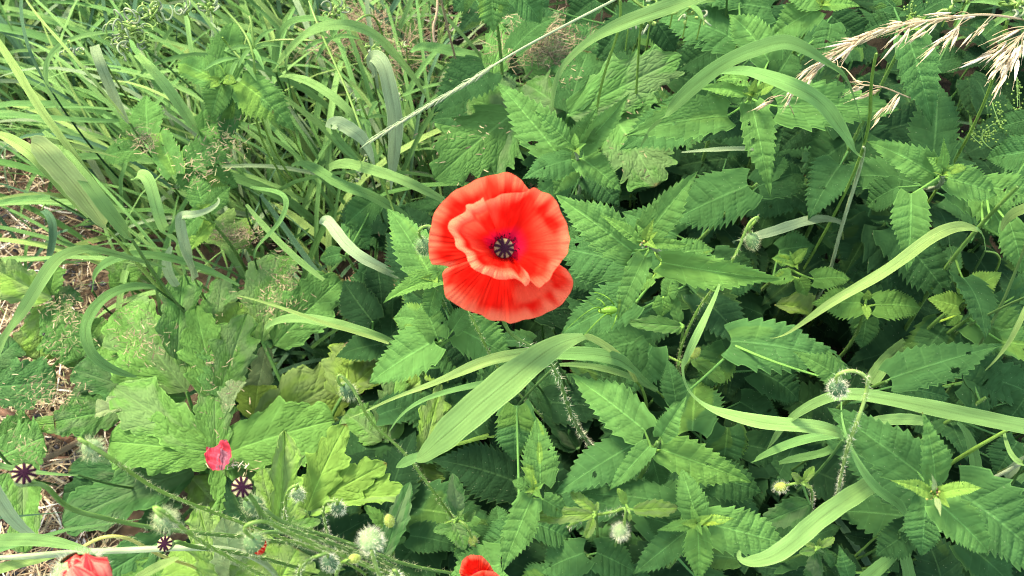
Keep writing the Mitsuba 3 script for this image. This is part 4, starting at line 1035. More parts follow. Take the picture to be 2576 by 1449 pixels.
sprig('pale star-shaped sprig of narrow toothed leaves near the bottom edge', (1500, 1293, .245), [(1492, 1294, 1322, 1300, 46, 5, 0, -.004), (1494, 1286, 1436, 1238, 34, 5, 0, .004), (1492, 1304, 1474, 1354, 30, 5, 0, -.006), (1500, 1285, 1504, 1262, 14, 5, .003, .008)])
sprig('bright sprig of toothed leaves around the white-haired bud', (1580, 1280, .27), [(1592, 1282, 1706, 1278, 48, 5, 0, 0), (1574, 1268, 1553, 1228, 24, 5, 0, .006), (1585, 1292, 1582, 1312, 16, 5, 0, -.003)])
sprig('narrow toothed leaves clasping the tall bud stem', (1720, 820, .27), [(1712, 822, 1583, 812, 46, 3, 0, .0), (1710, 812, 1684, 736, 40, 3, 0, .012), (1715, 826, 1702, 842, 24, 4, 0, -.004)], foot=(1690, 1010))
sprig('lower pair of toothed leaves on the tall bud stem', (1735, 905, .225), [(1740, 904, 1824, 962, 44, 4, 0, -.006), (1712, 905, 1705, 920, 18, 4, 0, -.003)], foot=(1690, 1010))
sprig('yellow-green shoot tip beside the fuzzy bud at lower right', (2018, 1216, .245), [(2016, 1214, 1992, 1188, 26, 5, 0, .006), (2022, 1212, 2048, 1172, 26, 5, 0, .008), (2026, 1222, 2044, 1228, 16, 5, 0, 0), (2040, 1268, 1918, 1318, 78, 2, -.03, -.045, D(fold=.15))], foot=(2060, 1330))
sprig('leafy shoot below the wide grass blade at the bottom right', (2056, 1380, .215), [(2050, 1374, 2024, 1368, 26, 5, 0, .002), (2058, 1372, 2062, 1354, 16, 5, 0, .006), (2064, 1376, 2100, 1352, 24, 5, 0, .004), (2050, 1386, 2010, 1390, 26, 4, 0, 0), (2052, 1390, 2040, 1460, 60, 2, -.01, -.03), (2070, 1388, 2096, 1418, 34, 2, -.01, -.02)])
sprig('dark-leaved shoot at the node of the middle diagonal stem', (1146, 1308, .215), [(1152, 1296, 1138, 1190, 50, 2, 0, .02), (1140, 1326, 1090, 1336, 40, 3, -.002, -.005), (1142, 1316, 1168, 1384, 46, 4, 0, -.01), (1152, 1300, 1166, 1266, 26, 4, 0, .006), (1170, 1310, 1198, 1284, 30, 3, -.01, 0), (1136, 1308, 1122, 1300, 20, 4, 0, 0)], foot=(1170, 1410))
sprig('long dark leaf with a spotted bud beside it near the lower edge', (980, 1345, .20), [(968, 1396, 1032, 1212, 62, 2, 0, .02), (974, 1330, 916, 1272, 36, 4, 0, .01), (988, 1370, 1022, 1352, 24, 3, 0, 0), (970, 1340, 960, 1280, 30, 3, -.01, 0)], foot=(1000, 1560))
sprig('small leaves at the foot of the hooked buds', (735, 1330, .23), [(725, 1330, 808, 1312, 34, 4, 0, 0), (725, 1325, 742, 1298, 20, 4, 0, .004)], foot=(760, 1480))
sprig('dark lance leaves in the shade below the white-haired stem', (1455, 1130, .15), [(1452, 1128, 1326, 960, 74, 1, 0, .02), (1450, 1130, 1380, 1100, 50, 1, 0, 0), (1470, 1090, 1450, 1030, 30, 2, 0, .01)], foot=(1460, 1170))
# ---------------------------------------------------------------- grass
def xyz(pts, z):
    """Heights along a polyline of photo points: z a number, (start, end), or (start, middle, end) eased between."""
    z = np.atleast_1d(z).astype(float)
    zz = np.interp(np.linspace(0, 1, len(pts)), np.linspace(0, 1, len(z)), z) if len(z) < 3 else CubicSpline(np.linspace(0, 1, len(z)), z)(np.linspace(0, 1, len(pts)))
    return [(x, y, h) for (x, y), h in zip(pts, zz)]


def grass(label, blades, stems=()):
    """A grass plant or a single blade: blades [(pts, z, widths, tone, root, {...})], stems [(pts, z, radius, tone)]."""
    key = thing('grass_plant', label, 'grass')
    for pts, z, w, tone, root, *o in blades:
        put('blade', blade(xyz(pts, z), w, tone, root=root, **(o[0] if o else {})), 'grass_material', key)
    for pts, z, r, tone in stems:
        P = [spot(*p) for p in xyz(pts, z)]
        if P[-1][2] > .02:
            P.append(P[-1] * [1, 1, 0] + [rng.normal(0, .01), .02, 0])
        put('stem', tube(P, [r * .7] + [r] * (len(P) - 1), tone, 7, 10 * len(P)), 'stem_material', key)
    return key


grass('grass plant with two broad blades arching over the nettles at upper right', [
    ([(2172, 367), (2162, 300), (2145, 240), (2118, 187), (2080, 158), (2032, 127), (1975, 107), (1920, 118), (1855, 143), (1788, 183), (1721, 240), (1675, 288), (1641, 323), (1612, 370)], (.355, .47, .50, .46, .38), [12, 20, 24, 24, 22, 34, 42, 40, 40, 40, 36, 26, 18, 2], 3, None),
    ([(2165, 393), (2139, 360), (2099, 300), (2042, 242), (1985, 213), (1932, 194), (1870, 178), (1800, 185)], (.35, .43, .47, .46, .44), [22, 38, 44, 42, 40, 36, 26, 6], 3, None)],
    [([(2172, 370), (2155, 450), (2115, 580), (2088, 680)], (.36, .20), .0015, 6), ([(2205, 135), (2190, 260), (2172, 370)], (.50, .355), .0011, 2)])
grass('green blade sweeping in from the top edge right of the centre', [([(1385, 288), (1392, 235), (1415, 170), (1480, 105), (1560, 62), (1640, 32), (1740, -4), (1830, -40)], (.36, .42, .44, .40), [3, 11, 15, 20, 34, 40, 40, 36], 4, -1)])
grass('grass tuft arching across the upper left beside the rye spike', [
    ([(694, 182), (707, 150), (754, 100), (804, 70), (860, 62), (910, 72), (960, 103), (1004, 150), (1044, 200), (1077, 252)], (.18, .28, .30, .24, .17), [12, 18, 22, 26, 26, 28, 26, 20, 14, 2], 4, 0),
    ([(694, 184), (697, 117), (720, 67), (760, 48), (811, 48), (860, 58)], (.18, .27, .30), [14, 22, 24, 20, 14, 4], 3, 0),
    ([(720, 170), (745, 110), (790, 75), (820, 60)], (.18, .24, .26), [14, 14, 12, 3], 4, 0)])
grass('pale blade hanging straight down left of the rye spike', [([(940, 195), (933, 160), (942, 142), (962, 160), (980, 220), (994, 300), (992, 380), (984, 478)], (.24, .31, .28, .20), [8, 26, 36, 38, 38, 40, 32, 2], 6, 0)])
grass('thin flowering grass stalk with a pale folded blade at its joint', [
    ([(941, 415), (927, 375), (908, 345), (880, 325), (850, 310), (832, 324)], (.24, .27, .28), [6, 20, 30, 36, 36, 28], 6, None),
    ([(832, 324), (848, 350), (880, 385), (905, 402)], (.28, .24), [26, 24, 20, 4], 3, None)],
    [([(777, 3), (804, 73), (830, 133), (877, 240), (920, 360), (944, 420), (974, 485), (1010, 600)], (.30, .26, .16), .0011, 2)])
grass('green blade joining the thin flowering stalk from the left', [([(704, 192), (760, 200), (830, 238), (884, 287), (920, 362)], (.22, .27, .23), [10, 24, 24, 20, 8], 4, -1)])
grass('bent blade reaching under the poppy from the left grass', [([(733, 417), (794, 425), (860, 465), (917, 486), (977, 517), (1044, 563)], (.16, .20, .16), [8, 26, 28, 26, 24, 12], 3, -1)])
grass('pale green blade running to the upper left edge of the poppy', [([(828, 425), (877, 413), (944, 430), (1010, 452), (1061, 475), (1115, 503)], (.20, .25, .22), [22, 28, 28, 26, 24, 16], 4, -1)])
grass('silvery blade pointing down right to the nettle left of the poppy', [([(812, 566), (824, 556), (857, 598), (904, 643), (960, 674), (1004, 702)], (.20, .22, .19), [20, 28, 30, 28, 24, 6], 6, -1)])
grass('curled loop of grass over the lobed leaf at left', [([(392, 725), (330, 722), (270, 745), (228, 790), (215, 835), (232, 890), (285, 930), (345, 948)], (.19, .23, .23, .18), [14, 24, 26, 27, 26, 26, 22, 8], 3, 0)])
grass('long arching blade leaving the photo at the left edge', [([(-60, 1010), (0, 873), (33, 817), (67, 766), (110, 696), (145, 652), (187, 632), (235, 628), (317, 646), (417, 672)], (.20, .30, .29, .20), [22, 26, 28, 30, 32, 30, 28, 24, 16, 4], 4, 0)])
grass('second arch of grass inside the long arch at left', [([(233, 732), (240, 690), (275, 657), (333, 641), (417, 647), (500, 670), (602, 718)], (.14, .21, .20, .15), [10, 18, 22, 22, 20, 18, 5], 3, 0)])
grass('grass plant with a broad pale-striped folded blade at the left edge', [
    ([(272, 578), (230, 520), (180, 455), (135, 405), (100, 368), (78, 358)], (.27, .33, .35), [8, 48, 62, 62, 54, 30], 7, None, D(fold=.30, up=.75, roll=-12)),
    ([(-20, 335), (30, 352), (90, 395), (150, 455), (225, 545)], (.32, .34, .28), [6, 26, 34, 36, 14], 5, None),
    ([(104, 350), (180, 366), (300, 397)], (.34, .30), [16, 12, 2], 5, None),
    ([(333, 605), (300, 565), (250, 500), (190, 420), (110, 330)], (.24, .31, .32), [12, 34, 36, 30, 10], 4, None)],
    [([(270, 575), (345, 662), (420, 748)], (.27, .15), .0016, 3), ([(333, 605), (380, 680), (425, 745)], (.24, .15), .0015, 1)])
grass('long straight bright stalk slanting from the left edge to the lobed leaf', [([(-30, 60), (0, 112), (50, 190), (107, 282), (180, 380), (253, 483), (330, 598)], (.32, .34, .25), [10, 16, 20, 20, 16, 12, 8], 5, -1)])
grass('dark thin grass stalk hanging at the top left corner', [([(56, -20), (56, 53), (77, 133), (100, 183), (133, 235)], (.28, .31, .24), [7, 8, 8, 7, 5], 1, -1)])
grass('very thin yellow-green stalk crossing the upper left grass', [([(60, -10), (127, 77), (200, 160), (267, 240), (327, 310)], (.30, .32, .24), [4, 7, 8, 7, 5], 5, -1)])
grass('pale blade with a bent-over tip in the upper left grass', [([(238, 116), (255, 167), (283, 233), (325, 312)], (.28, .27, .20), [24, 26, 24, 5], 6, 0)])
grass('half-ring of thin grass at the upper left', [([(175, 305), (130, 245), (116, 200), (118, 160), (142, 122), (200, 93), (305, 78)], (.18, .25, .26), [3, 8, 11, 13, 13, 12, 4], 4, -1)])
grass('broad light green blade left of the yellow-tipped nettle', [([(345, 138), (417, 217), (467, 287), (515, 355)], (.27, .25, .18), [18, 28, 30, 26], 4, -1)])
grass('level green blade crossing the left grass below the thin stalks', [([(-20, 289), (133, 297), (230, 303), (325, 303)], (.20, .21, .18), [12, 14, 13, 8], 3, -1)])
grass('green blade with a square bent top left of the small nettles', [([(346, 452), (352, 438), (372, 452), (400, 543), (430, 596), (465, 690)], (.26, .28, .16), [20, 28, 30, 28, 22, 6], 4, -1)])
grass('pale upright blade standing in front of the nettle shoot at left', [([(548, 497), (520, 530), (480, 540), (455, 546), (460, 600), (475, 655), (490, 702)], (.24, .26, .16), [3, 14, 20, 24, 27, 27, 22], 6, -1)])
grass('short pale blade above the dark lobe of the hogweed', [([(432, 620), (420, 672), (446, 720)], (.19, .15), [8, 24, 18], 6, -1)])
grass('flat blade at the left edge above the straw', [([(-20, 514), (60, 500), (126, 497)], (.14, .13), [10, 15, 12], 3, -1)])
grass('dark blade curling over the bare straw at left', [([(107, 530), (132, 566), (127, 633), (86, 682)], (.10, .09, .03), [14, 20, 18, 4], 1, None), ([(170, 580), (120, 610), (60, 690)], (.10, .03), [8, 14, 3], 1, None)], [([(105, 528), (150, 500)], (.10, .06), .001, 1)])
grass('broadest grass blade bending below the poppy', [
    ([(1048, 1152), (1095, 1118), (1165, 1055), (1235, 995), (1320, 925), (1395, 872), (1470, 846)], (.32, .40, .37), [16, 62, 84, 84, 76, 58, 20], 4, None, D(fold=.10)),
    ([(1470, 846), (1505, 858), (1545, 885), (1575, 915), (1600, 960)], (.37, .24), [14, 18, 17, 14, 10], 5, None, D(roll=20)),
    ([(1056, 1148), (1025, 1160), (996, 1176)], (.318, .30), [20, 26, 3], 3, None)],
    [([(1600, 960), (1625, 1010)], (.24, .18), .0013, 2)])
grass('long straw-tipped blade crossing behind the broadest blade', [([(878, 1052), (950, 1020), (1010, 994), (1104, 958), (1210, 913), (1290, 893), (1370, 878)], (.27, .33, .29), [2, 6, 9, 16, 28, 28, 18], 5, -1)])
grass('slender shaded blade beneath the straw-tipped one', [([(980, 1085), (1020, 1035), (1080, 1000), (1200, 968), (1320, 940)], (.22, .27, .24), [3, 8, 12, 16, 12], 3, -1)])
grass('dark pleated grass blades below the bend of the broadest blade', [([(1400, 905), (1431, 890), (1521, 896), (1588, 926), (1655, 980)], (.27, .31, .22), [14, 34, 38, 34, 10], 3, 0), ([(1400, 918), (1520, 928), (1600, 955), (1650, 985)], (.25, .20), [8, 17, 17, 6], 4, 0)], [([(1650, 982), (1680, 1030)], (.2, .15), .001, 2)])
grass('long pale pleated blade looping from the tall bud stem to the right', [([(1812, 700), (1790, 765), (1752, 845), (1724, 905), (1718, 940), (1735, 985), (1775, 1020), (1838, 1044), (1932, 1064), (2030, 1072), (2090, 1082), (2120, 1108)], (.34, .33, .29, .33, .30), [2, 12, 20, 15, 7, 6, 12, 30, 36, 36, 32, 18], 4, -1)])
grass('longest broad blade leaving the photo at the right edge', [([(1930, 1130), (1960, 1085), (2000, 1045), (2065, 1008), (2132, 992), (2232, 1004), (2365, 1031), (2480, 1055), (2600, 1078)], (.24, .36, .38, .34), [3, 18, 24, 26, 30, 36, 42, 44, 44], 4, -1)])
grass('dull blade half hidden beneath the long right-hand blade', [([(1890, 1165), (1932, 1140), (2015, 1108), (2122, 1090), (2180, 1085)], (.22, .27, .25), [4, 18, 24, 24, 20], 3, -1)])
grass('pale blade piece behind the tall leaf of the front nettle', [([(2150, 1075), (2222, 1058), (2280, 1055), (2325, 1060)], (.28, .26), [10, 28, 30, 22], 4, -1)])
grass('broad pale blade curving to the bottom edge at lower right', [([(2198, 1214), (2132, 1256), (2049, 1316), (1992, 1366), (1940, 1400), (1885, 1412), (1862, 1385)], (.30, .35, .32), [42, 48, 48, 46, 40, 26, 6], 4, 0)])
grass('twisting blade running down from the hook-stemmed bud', [([(2117, 1010), (2130, 1100), (2160, 1166), (2205, 1228), (2255, 1264), (2279, 1300), (2265, 1336)], (.34, .33, .24), [3, 8, 16, 24, 26, 18, 10], 3, -1)])
grass('upright green blade at the bottom edge left of the front nettle', [([(2262, 1345), (2270, 1375), (2285, 1440), (2290, 1480)], (.24, .2), [12, 26, 30, 28], 3, -1), ([(2262, 1390), (2215, 1425), (2160, 1475)], (.22, .18), [14, 32, 34], 3, 0)], [([(2225, 1330), (2150, 1400), (2090, 1440)], (.2, .1), .001, 1)])
grass('dim blade slanting through the shade at the bottom right', [([(2092, 1290), (2150, 1368), (2195, 1440)], (.14, .12), [14, 20, 14], 1, 0)])
grass('jointed grass stalk at the right edge above the front nettle', [([(2525, 1086), (2560, 1160), (2590, 1165)], (.28, .28), [6, 14, 12], 4, None)], [([(2540, 1078), (2445, 1133), (2389, 1168)], (.29, .22), .0015, 2), ([(2590, 1155), (2495, 1205), (2440, 1235)], (.28, .22), .0014, 4)])
grass('upright blade rising through the gap beside the jointed stalk', [([(2408, 1064), (2439, 1106), (2452, 1155), (2462, 1205)], (.26, .2), [8, 22, 28, 26], 3, -1)])
grass('long yellow-green blade slanting across the nettles at the right', [([(1937, 851), (2015, 816), (2099, 757), (2199, 699), (2275, 648), (2349, 594), (2410, 571), (2455, 577)], (.30, .38, .38, .34), [2, 12, 22, 27, 29, 32, 30, 18], 5, None), ([(2455, 577), (2472, 595), (2478, 632)], (.34, .28), [16, 20, 8], 4, -1)], [([(2478, 632), (2500, 690)], (.28, .2), .001, 2)])
grass('level blue-green blade left of the jointed stalk at the right', [([(1845, 612), (1880, 598), (1932, 586), (2015, 560), (2115, 560)], (.24, .29, .25), [4, 18, 26, 28, 14], 6, -1)])
grass('thin curved blade entering from the right edge', [([(2478, 932), (2500, 910), (2532, 870), (2560, 820), (2600, 740)], (.30, .36), [2, 5, 10, 13, 14], 5, -1)])
grass('short arched blade at the right edge', [([(2520, 580), (2535, 550), (2565, 530), (2610, 520)], (.34, .38), [6, 20, 28, 28], 5, -1)])
grass('shaded wide blade beneath the hooked bud', [([(2190, 965), (2225, 915), (2280, 862)], (.2, .18), [34, 38, 28], 4, 0)])
grass('thin level blade floating over the dark gap right of centre', [([(1715, 383), (1821, 375), (1912, 378)], (.30, .31, .27), [3, 12, 11], 6, -1)])
grass('shaded blade rising behind the flat nettle leaf', [([(1920, 530), (2000, 475), (2060, 430)], (.18, .16), [22, 26, 16], 3, 0)])
grass('thin green blade slanting down from the top edge left of centre', [([(1070, -20), (1127, 48), (1170, 95), (1212, 146)], (.27, .20), [8, 10, 10, 8], 4, -1)])
grass('dark level blade in the shade above the poppy', [([(1035, 132), (1065, 118), (1110, 123), (1212, 138)], (.20, .18), [8, 22, 26, 14], 3, -1)])
grass('sheaf of pale blades at the lower left corner', [
    ([(-30, 1210), (0, 1260), (33, 1306), (93, 1355)], (.30, .26), [36, 36, 30, 14], 6, None),
    ([(-30, 1362), (40, 1358), (120, 1362), (228, 1388)], (.32, .30), [30, 34, 30, 10], 4, None),
    ([(-30, 1440), (67, 1412), (143, 1396)], (.30, .28), [24, 26, 12], 5, None)],
    [([(-30, 1404), (120, 1396), (230, 1388), (350, 1383), (470, 1378)], (.30, .28), .0020, 6)])
grass('bright blade at the lower edge pointing to the small seed head', [([(335, 1462), (400, 1424), (450, 1404)], (.24, .26), [18, 24, 5], 5, 0)])
grass('thin blade at the left edge behind the largest seed head', [([(-20, 1165), (40, 1180), (130, 1192), (195, 1195)], (.2, .16), [16, 14, 8, 4], 4, -1)])
grass('folded blade draped over the hogweed left of the poppy', [([(668, 826), (744, 800), (844, 815), (930, 838), (992, 860)], (.18, .22, .20), [10, 24, 26, 20, 8], 4, -1)])
grass('straight thin bright blade pointing at the poppy stems', [([(598, 744), (700, 772), (811, 810), (900, 838), (978, 864)], (.23, .22), [2, 8, 10, 10, 6], 5, -1)])
grass('hoop of thin grass left of the poppy', [([(630, 470), (694, 482), (720, 508), (706, 553), (666, 600), (640, 650)], (.18, .20, .14), [8, 12, 13, 12, 10, 5], 3, -1)])
grass('slanting bright blade in the grass left of the silvery one', [([(620, 515), (677, 583), (744, 648), (815, 705)], (.18, .15), [8, 16, 17, 10], 4, 0)])
grass('blue-green blade crossing the slanting bright one', [([(655, 490), (710, 565), (760, 635), (812, 702)], (.15, .12), [8, 14, 15, 12], 1, 0)])
grass('bright blade against the shaded stem at the top left of the rye spike', [([(880, 205), (920, 250), (950, 300), (960, 330)], (.2, .16), [8, 10, 9, 4], 5, -1)])
grass('grass blade under the bright lobed leaves at the lower edge', [([(870, 1400), (800, 1362), (700, 1378), (640, 1410)], (.16, .17), [10, 26, 28, 14], 6, 0)])
grass('bent ribbon of grass in the shade left of the hooked bud', [([(2112, 1105), (2080, 1135), (2020, 1150), (1960, 1165)], (.26, .2), [16, 20, 20, 8], 3, 0)])
grass('pair of pale blades at the right edge below the long one', [([(2600, 1140), (2555, 1175), (2530, 1200)], (.24, .2), [10, 24, 20], 6, 0), ([(2620, 1160), (2560, 1210)], (.24, .2), [14, 20], 4, 0)], [([(2530, 1200), (2500, 1240)], (.2, .15), .001, 1)])
grass('broad blade beside the red petal at the lower edge', [([(1292, 1180), (1300, 1240), (1290, 1300), (1270, 1380)], (.12, .10), [18, 22, 22, 14], 1, -1)])


# countless smaller blades of the turf on the left
def make_turf():
    ms = []
    i = 0
    while i < 2100:
        x, y = rng.uniform(-250, 1130), rng.uniform(-260, 830)
        if x < 330 and y > 430 and rng.random() < .9:
            continue
        if y > 640 and rng.random() < .75:
            continue
        if x > 900 and y > 560:
            continue
        P = spot(x, y, .0)
        a = rng.normal(2.3, .55) if rng.random() < .75 else rng.uniform(0, 6.283)
        L = rng.uniform(.12, .34) * (1 if math.sin(a) > -.1 else .5)
        dirn = np.array([math.cos(a), math.sin(a), 0])
        lift = rng.uniform(.3, .95)
        droop = rng.uniform(.2, .8)
        pts = [P, P + L * (.4 * dirn * (1 - lift * .5) + Z * lift * .42), P + L * (.75 * dirn + Z * lift * .55 * (1 - .4 * droop)), P + L * (1.0 * dirn + Z * lift * .55 * (1 - droop))]
        w = rng.choice([.0022, .0035, .005, .0075, .010], p=[.20, .30, .28, .16, .06])
        ms.append(blade(pts, [w * .7, w, w * .8, w * .05], rng.choice([1, 2, 3, 3, 3, 4, 4, 4, 5, 6]), roll=rng.normal(0, 30), n=11, cols=2, up=.7, world=True))
        i += 1
    for _ in range(420):
        x, y = rng.uniform(-120, 1080), rng.uniform(-160, 640)
        if (x < 450 and y > 360) or (x > 420 and 120 < y < 480 and x < 720):
            continue
        P = spot(x, y, 0)
        a = rng.normal(2.3, .6) if rng.random() < .7 else rng.uniform(0, 6.283)
        L = rng.uniform(.18, .34) * (1 if math.sin(a) > -.1 else .45)
        dirn = np.array([math.cos(a), math.sin(a), 0])
        h = rng.uniform(.35, .65)
        pts = [P, P + L * (.22 * dirn + Z * h * .7), P + L * (.5 * dirn + Z * h), P + L * (.78 * dirn + Z * h * .95), P + L * (1.02 * dirn + Z * h * rng.uniform(.5, .8))]
        w = rng.uniform(.0035, .0075)
        ms.append(blade(pts, [w * .6, w, w, w * .7, w * .04], rng.choice([1, 3, 3, 4, 4, 5, 6]), roll=rng.normal(0, 22), n=16, cols=4, up=.7, world=True))
    for _ in range(90):
        P = spot(rng.uniform(590, 900), rng.uniform(800, 1020), 0)
        a = rng.uniform(0, 6.283); L = rng.uniform(.06, .12)
        dirn = np.array([math.cos(a), math.sin(a), 0])
        ms.append(blade([P, P + L * (.4 * dirn + Z * .3), P + L * (.75 * dirn + Z * .3), P + L * (dirn + Z * .15)], [.003, .0045, .004, .0004], rng.choice([0, 0, 1, 2]), n=11, cols=2, up=.7, world=True))
    # sparse blades low among the nettles and beyond the frame
    for _ in range(340):
        x, y = rng.uniform(900, 2800), rng.uniform(-250, 1600)
        P = spot(x, y, 0)
        a = rng.uniform(0, 6.283); L = rng.uniform(.08, .2)
        dirn = np.array([math.cos(a), math.sin(a), 0])
        pts = [P, P + L * (.4 * dirn + Z * .4), P + L * (.75 * dirn + Z * .45), P + L * (dirn + Z * .35)]
        w = rng.uniform(.002, .006)
        ms.append(blade(pts, [w * .7, w, w * .8, w * .05], rng.choice([0, 1, 2, 3]), roll=rng.normal(0, 30), n=11, cols=2, up=.7, world=True))
    for _ in range(2600):
        r_, q = rng.uniform(.85, 1.6) ** 1.5, rng.uniform(0, 6.283)
        if r_ * math.cos(q) < -.75 and math.sin(q) < .2 and rng.random() < .8:
            continue
        P = np.array([r_ * math.cos(q), .60 + r_ * math.sin(q), 0])
        a = rng.uniform(0, 6.283); L = rng.uniform(.15, .35)
        dirn = np.array([math.cos(a), math.sin(a), 0])
        pts = [P, P + L * (.3 * dirn + Z * .5), P + L * (.65 * dirn + Z * .6), P + L * (dirn + Z * .4)]
        ms.append(blade(pts, [.004, .006, .005, .0004], rng.choice([1, 2, 3]), n=9, cols=2, world=True))
    put('grass', join(ms), 'grass_material', kind='stuff', label='tangle of long green grass covering the left and the gaps', category='grass')


make_turf()


# ---------------------------------------------------------------- seeding grasses
def spikelets(pts, dirs, ln, r, key, tone, name='spikelet', mat='straw_material'):
    for p, d in zip(pts, dirs):
        d = unit(d)
        l = ln * rng.uniform(.8, 1.25)
        m = lathe([(0, .1 * r), (.12 * l, .7 * r), (.35 * l, r), (.65 * l, .7 * r), (.9 * l, .25 * r), (l, .04 * r)], p, d, 7, rng.choice(tone), .6)
        aw = tube([p + d * l * .6, p + d * l * 1.35 + rng.normal(0, .05 * l, 3)], [.00012, .00005], 4, 3, 4)
        s = turn(d[None], unit(rng.normal(size=3))[None], np.array([[.22]]))[0]
        m2 = lathe([(0, .1 * r), (.15 * l, .5 * r), (.5 * l, .55 * r), (.85 * l, .05 * r)], p, s, 6, rng.choice(tone), .5)
        put(name, join([m, m2, aw]), mat, key)


def oat_head(label, axis, branches, ln, r, tone, stem_to, axis_r=.0007):
    key = thing('dry_oat_grass', label, 'dry grass')
    A = np.array([spot(*p) for p in axis])
    st = tube(list(A[::-1]) + [spot(*q) for q in stem_to], [axis_r * .5] + [axis_r] * (len(A) - 1 + len(stem_to)), 3, 6, 60)
    put('stem', st, 'straw_material', key)
    br = []
    P, t, _ = curve(A, 80)
    for (x0, y0, x1, y1, k) in branches:
        q = spot(x0, y0, axis[0][2])
        i = np.argmin(np.linalg.norm(proj(P) - [x0, y0], axis=1))
        a = P[i]
        e = spot(x1, y1, a[2] - .006)
        br.append(tube([a, (a + e) / 2 + Z * .003, e], [.0003, .0002], 3, 4, 8))
        pts, ds = [], []
        d = unit(e - a)
        for j in range(k):
            f = .4 + .6 * (j + 1) / k
            pts.append(a + (e - a) * f + rng.normal(0, .0012, 3) - d * ln * .7)
            ds.append(d + rng.normal(0, .11, 3))
        spikelets(pts, ds, ln, r, key, tone)
    if br:
        put('branch', join(br), 'straw_material', key, kind='stuff')


oat_head('dry pale oat head drooping across the upper right corner', [(2545, 44, .46), (2465, 37, .47), (2365, 48, .475), (2265, 63, .475), (2182, 90, .47), (2115, 127, .465), (2065, 160, .46), (2015, 207, .45), (1990, 245, .445)],
         [(2440, 38, 2395, 42, 2), (2400, 42, 2340, 56, 3), (2330, 55, 2270, 62, 3), (2270, 62, 2225, 74, 3), (2230, 72, 2180, 90, 4), (2190, 88, 2130, 112, 4), (2140, 112, 2095, 130, 4), (2095, 140, 2050, 165, 4), (2060, 165, 2020, 205, 4), (2035, 190, 1996, 240, 4), (2010, 215, 1978, 262, 3),
          (2360, 50, 2290, 105, 4), (2300, 58, 2225, 122, 4), (2240, 72, 2150, 110, 4), (2200, 90, 2118, 145, 3), (2460, 40, 2330, 130, 5), (2430, 50, 2375, 122, 3), (2495, 40, 2430, 115, 2), (2510, 42, 2462, 82, 1), (2150, 110, 2120, 152, 2), (2110, 130, 2024, 163, 2)],
         .0125, .0011, [4, 4, 3, 6, 4], [(2620, 60, .44), (2700, 160, .25), (2740, 230, 0)])
oat_head('second dry oat head cut by the right edge', [(2630, 40, .45), (2600, 60, .455), (2570, 90, .455), (2550, 120, .45)],
         [(2590, 70, 2496, 90, 2), (2590, 72, 2526, 100, 2), (2575, 90, 2442, 158, 4), (2570, 92, 2495, 150, 4), (2580, 80, 2480, 190, 4), (2580, 85, 2498, 192, 3), (2560, 110, 2502, 232, 4), (2570, 100, 2530, 190, 4), (2585, 100, 2552, 180, 3), (2600, 90, 2560, 150, 3)],
         .0140, .0014, [4, 4, 3, 6], [(2680, 80, .40), (2760, 200, 0)])
oat_head('small brown oat sprig behind the bending blade at upper right', [(2264, 236, .39), (2230, 222, .395), (2190, 215, .40), (2165, 212, .40), (2140, 188, .40), (2108, 168, .395)],
         [(2170, 213, 2140, 228, 2), (2225, 222, 2164, 240, 3), (2262, 236, 2236, 275, 3), (2258, 240, 2200, 306, 3), (2108, 168, 2095, 150, 1), (2200, 212, 2150, 212, 1)], .0100, .0014, [3, 3, 4], [(2300, 250, .36), (2360, 300, .2), (2380, 330, 0)], .0005)
oat_head('loose pair of dry oat grains by the tip of the drooping head', [(1962, 240, .42), (1948, 245, .42), (1935, 250, .42)], [(1955, 243, 1914, 265, 2)], .010, .0015, [3, 4], [(1985, 262, .40), (2020, 320, .1), (2030, 330, 0)], .0003)

key = thing('rye_grass', 'grey-green rye spike slanting down to the left above the poppy', 'grass')
ax = [(920, 362, .33), (1000, 312, .35), (1100, 252, .37), (1180, 205, .385), (1262, 152, .40)]
A = [spot(*p) for p in ax]
st = tube(A + [spot(1400, 75, .41), spot(1545, 0, .41), spot(1700, -90, .36), spot(1830, -150, 0)], [.0004, .0006, .0007, .0008, .0008, .0009, .001, .0012, .0014], 6, 7, 70)
put('stem', st, 'stem_material', key)
P, _, _ = curve(A, 40)
dv = unit(A[0] - A[-1])
pts, ds = [], []
for i in range(36):
    pts.append(P[i + 2] + unit(np.cross(dv, Z)) * (.0008 if i % 2 else -.0008))
    ds.append(dv + unit(np.cross(dv, Z)) * (.16 if i % 2 else -.16) + rng.normal(0, .05, 3))
for p, d in zip(pts, ds):
    d = unit(d); l = .0105 * rng.uniform(.8, 1.1); r = .0011
    m = lathe([(0, .2 * r), (.2 * l, r), (.6 * l, .7 * r), (l, .05 * r)], p, d, 7, rng.choice([6, 6, 4]), .6)
    put('spikelet', m, 'stem_material', key)


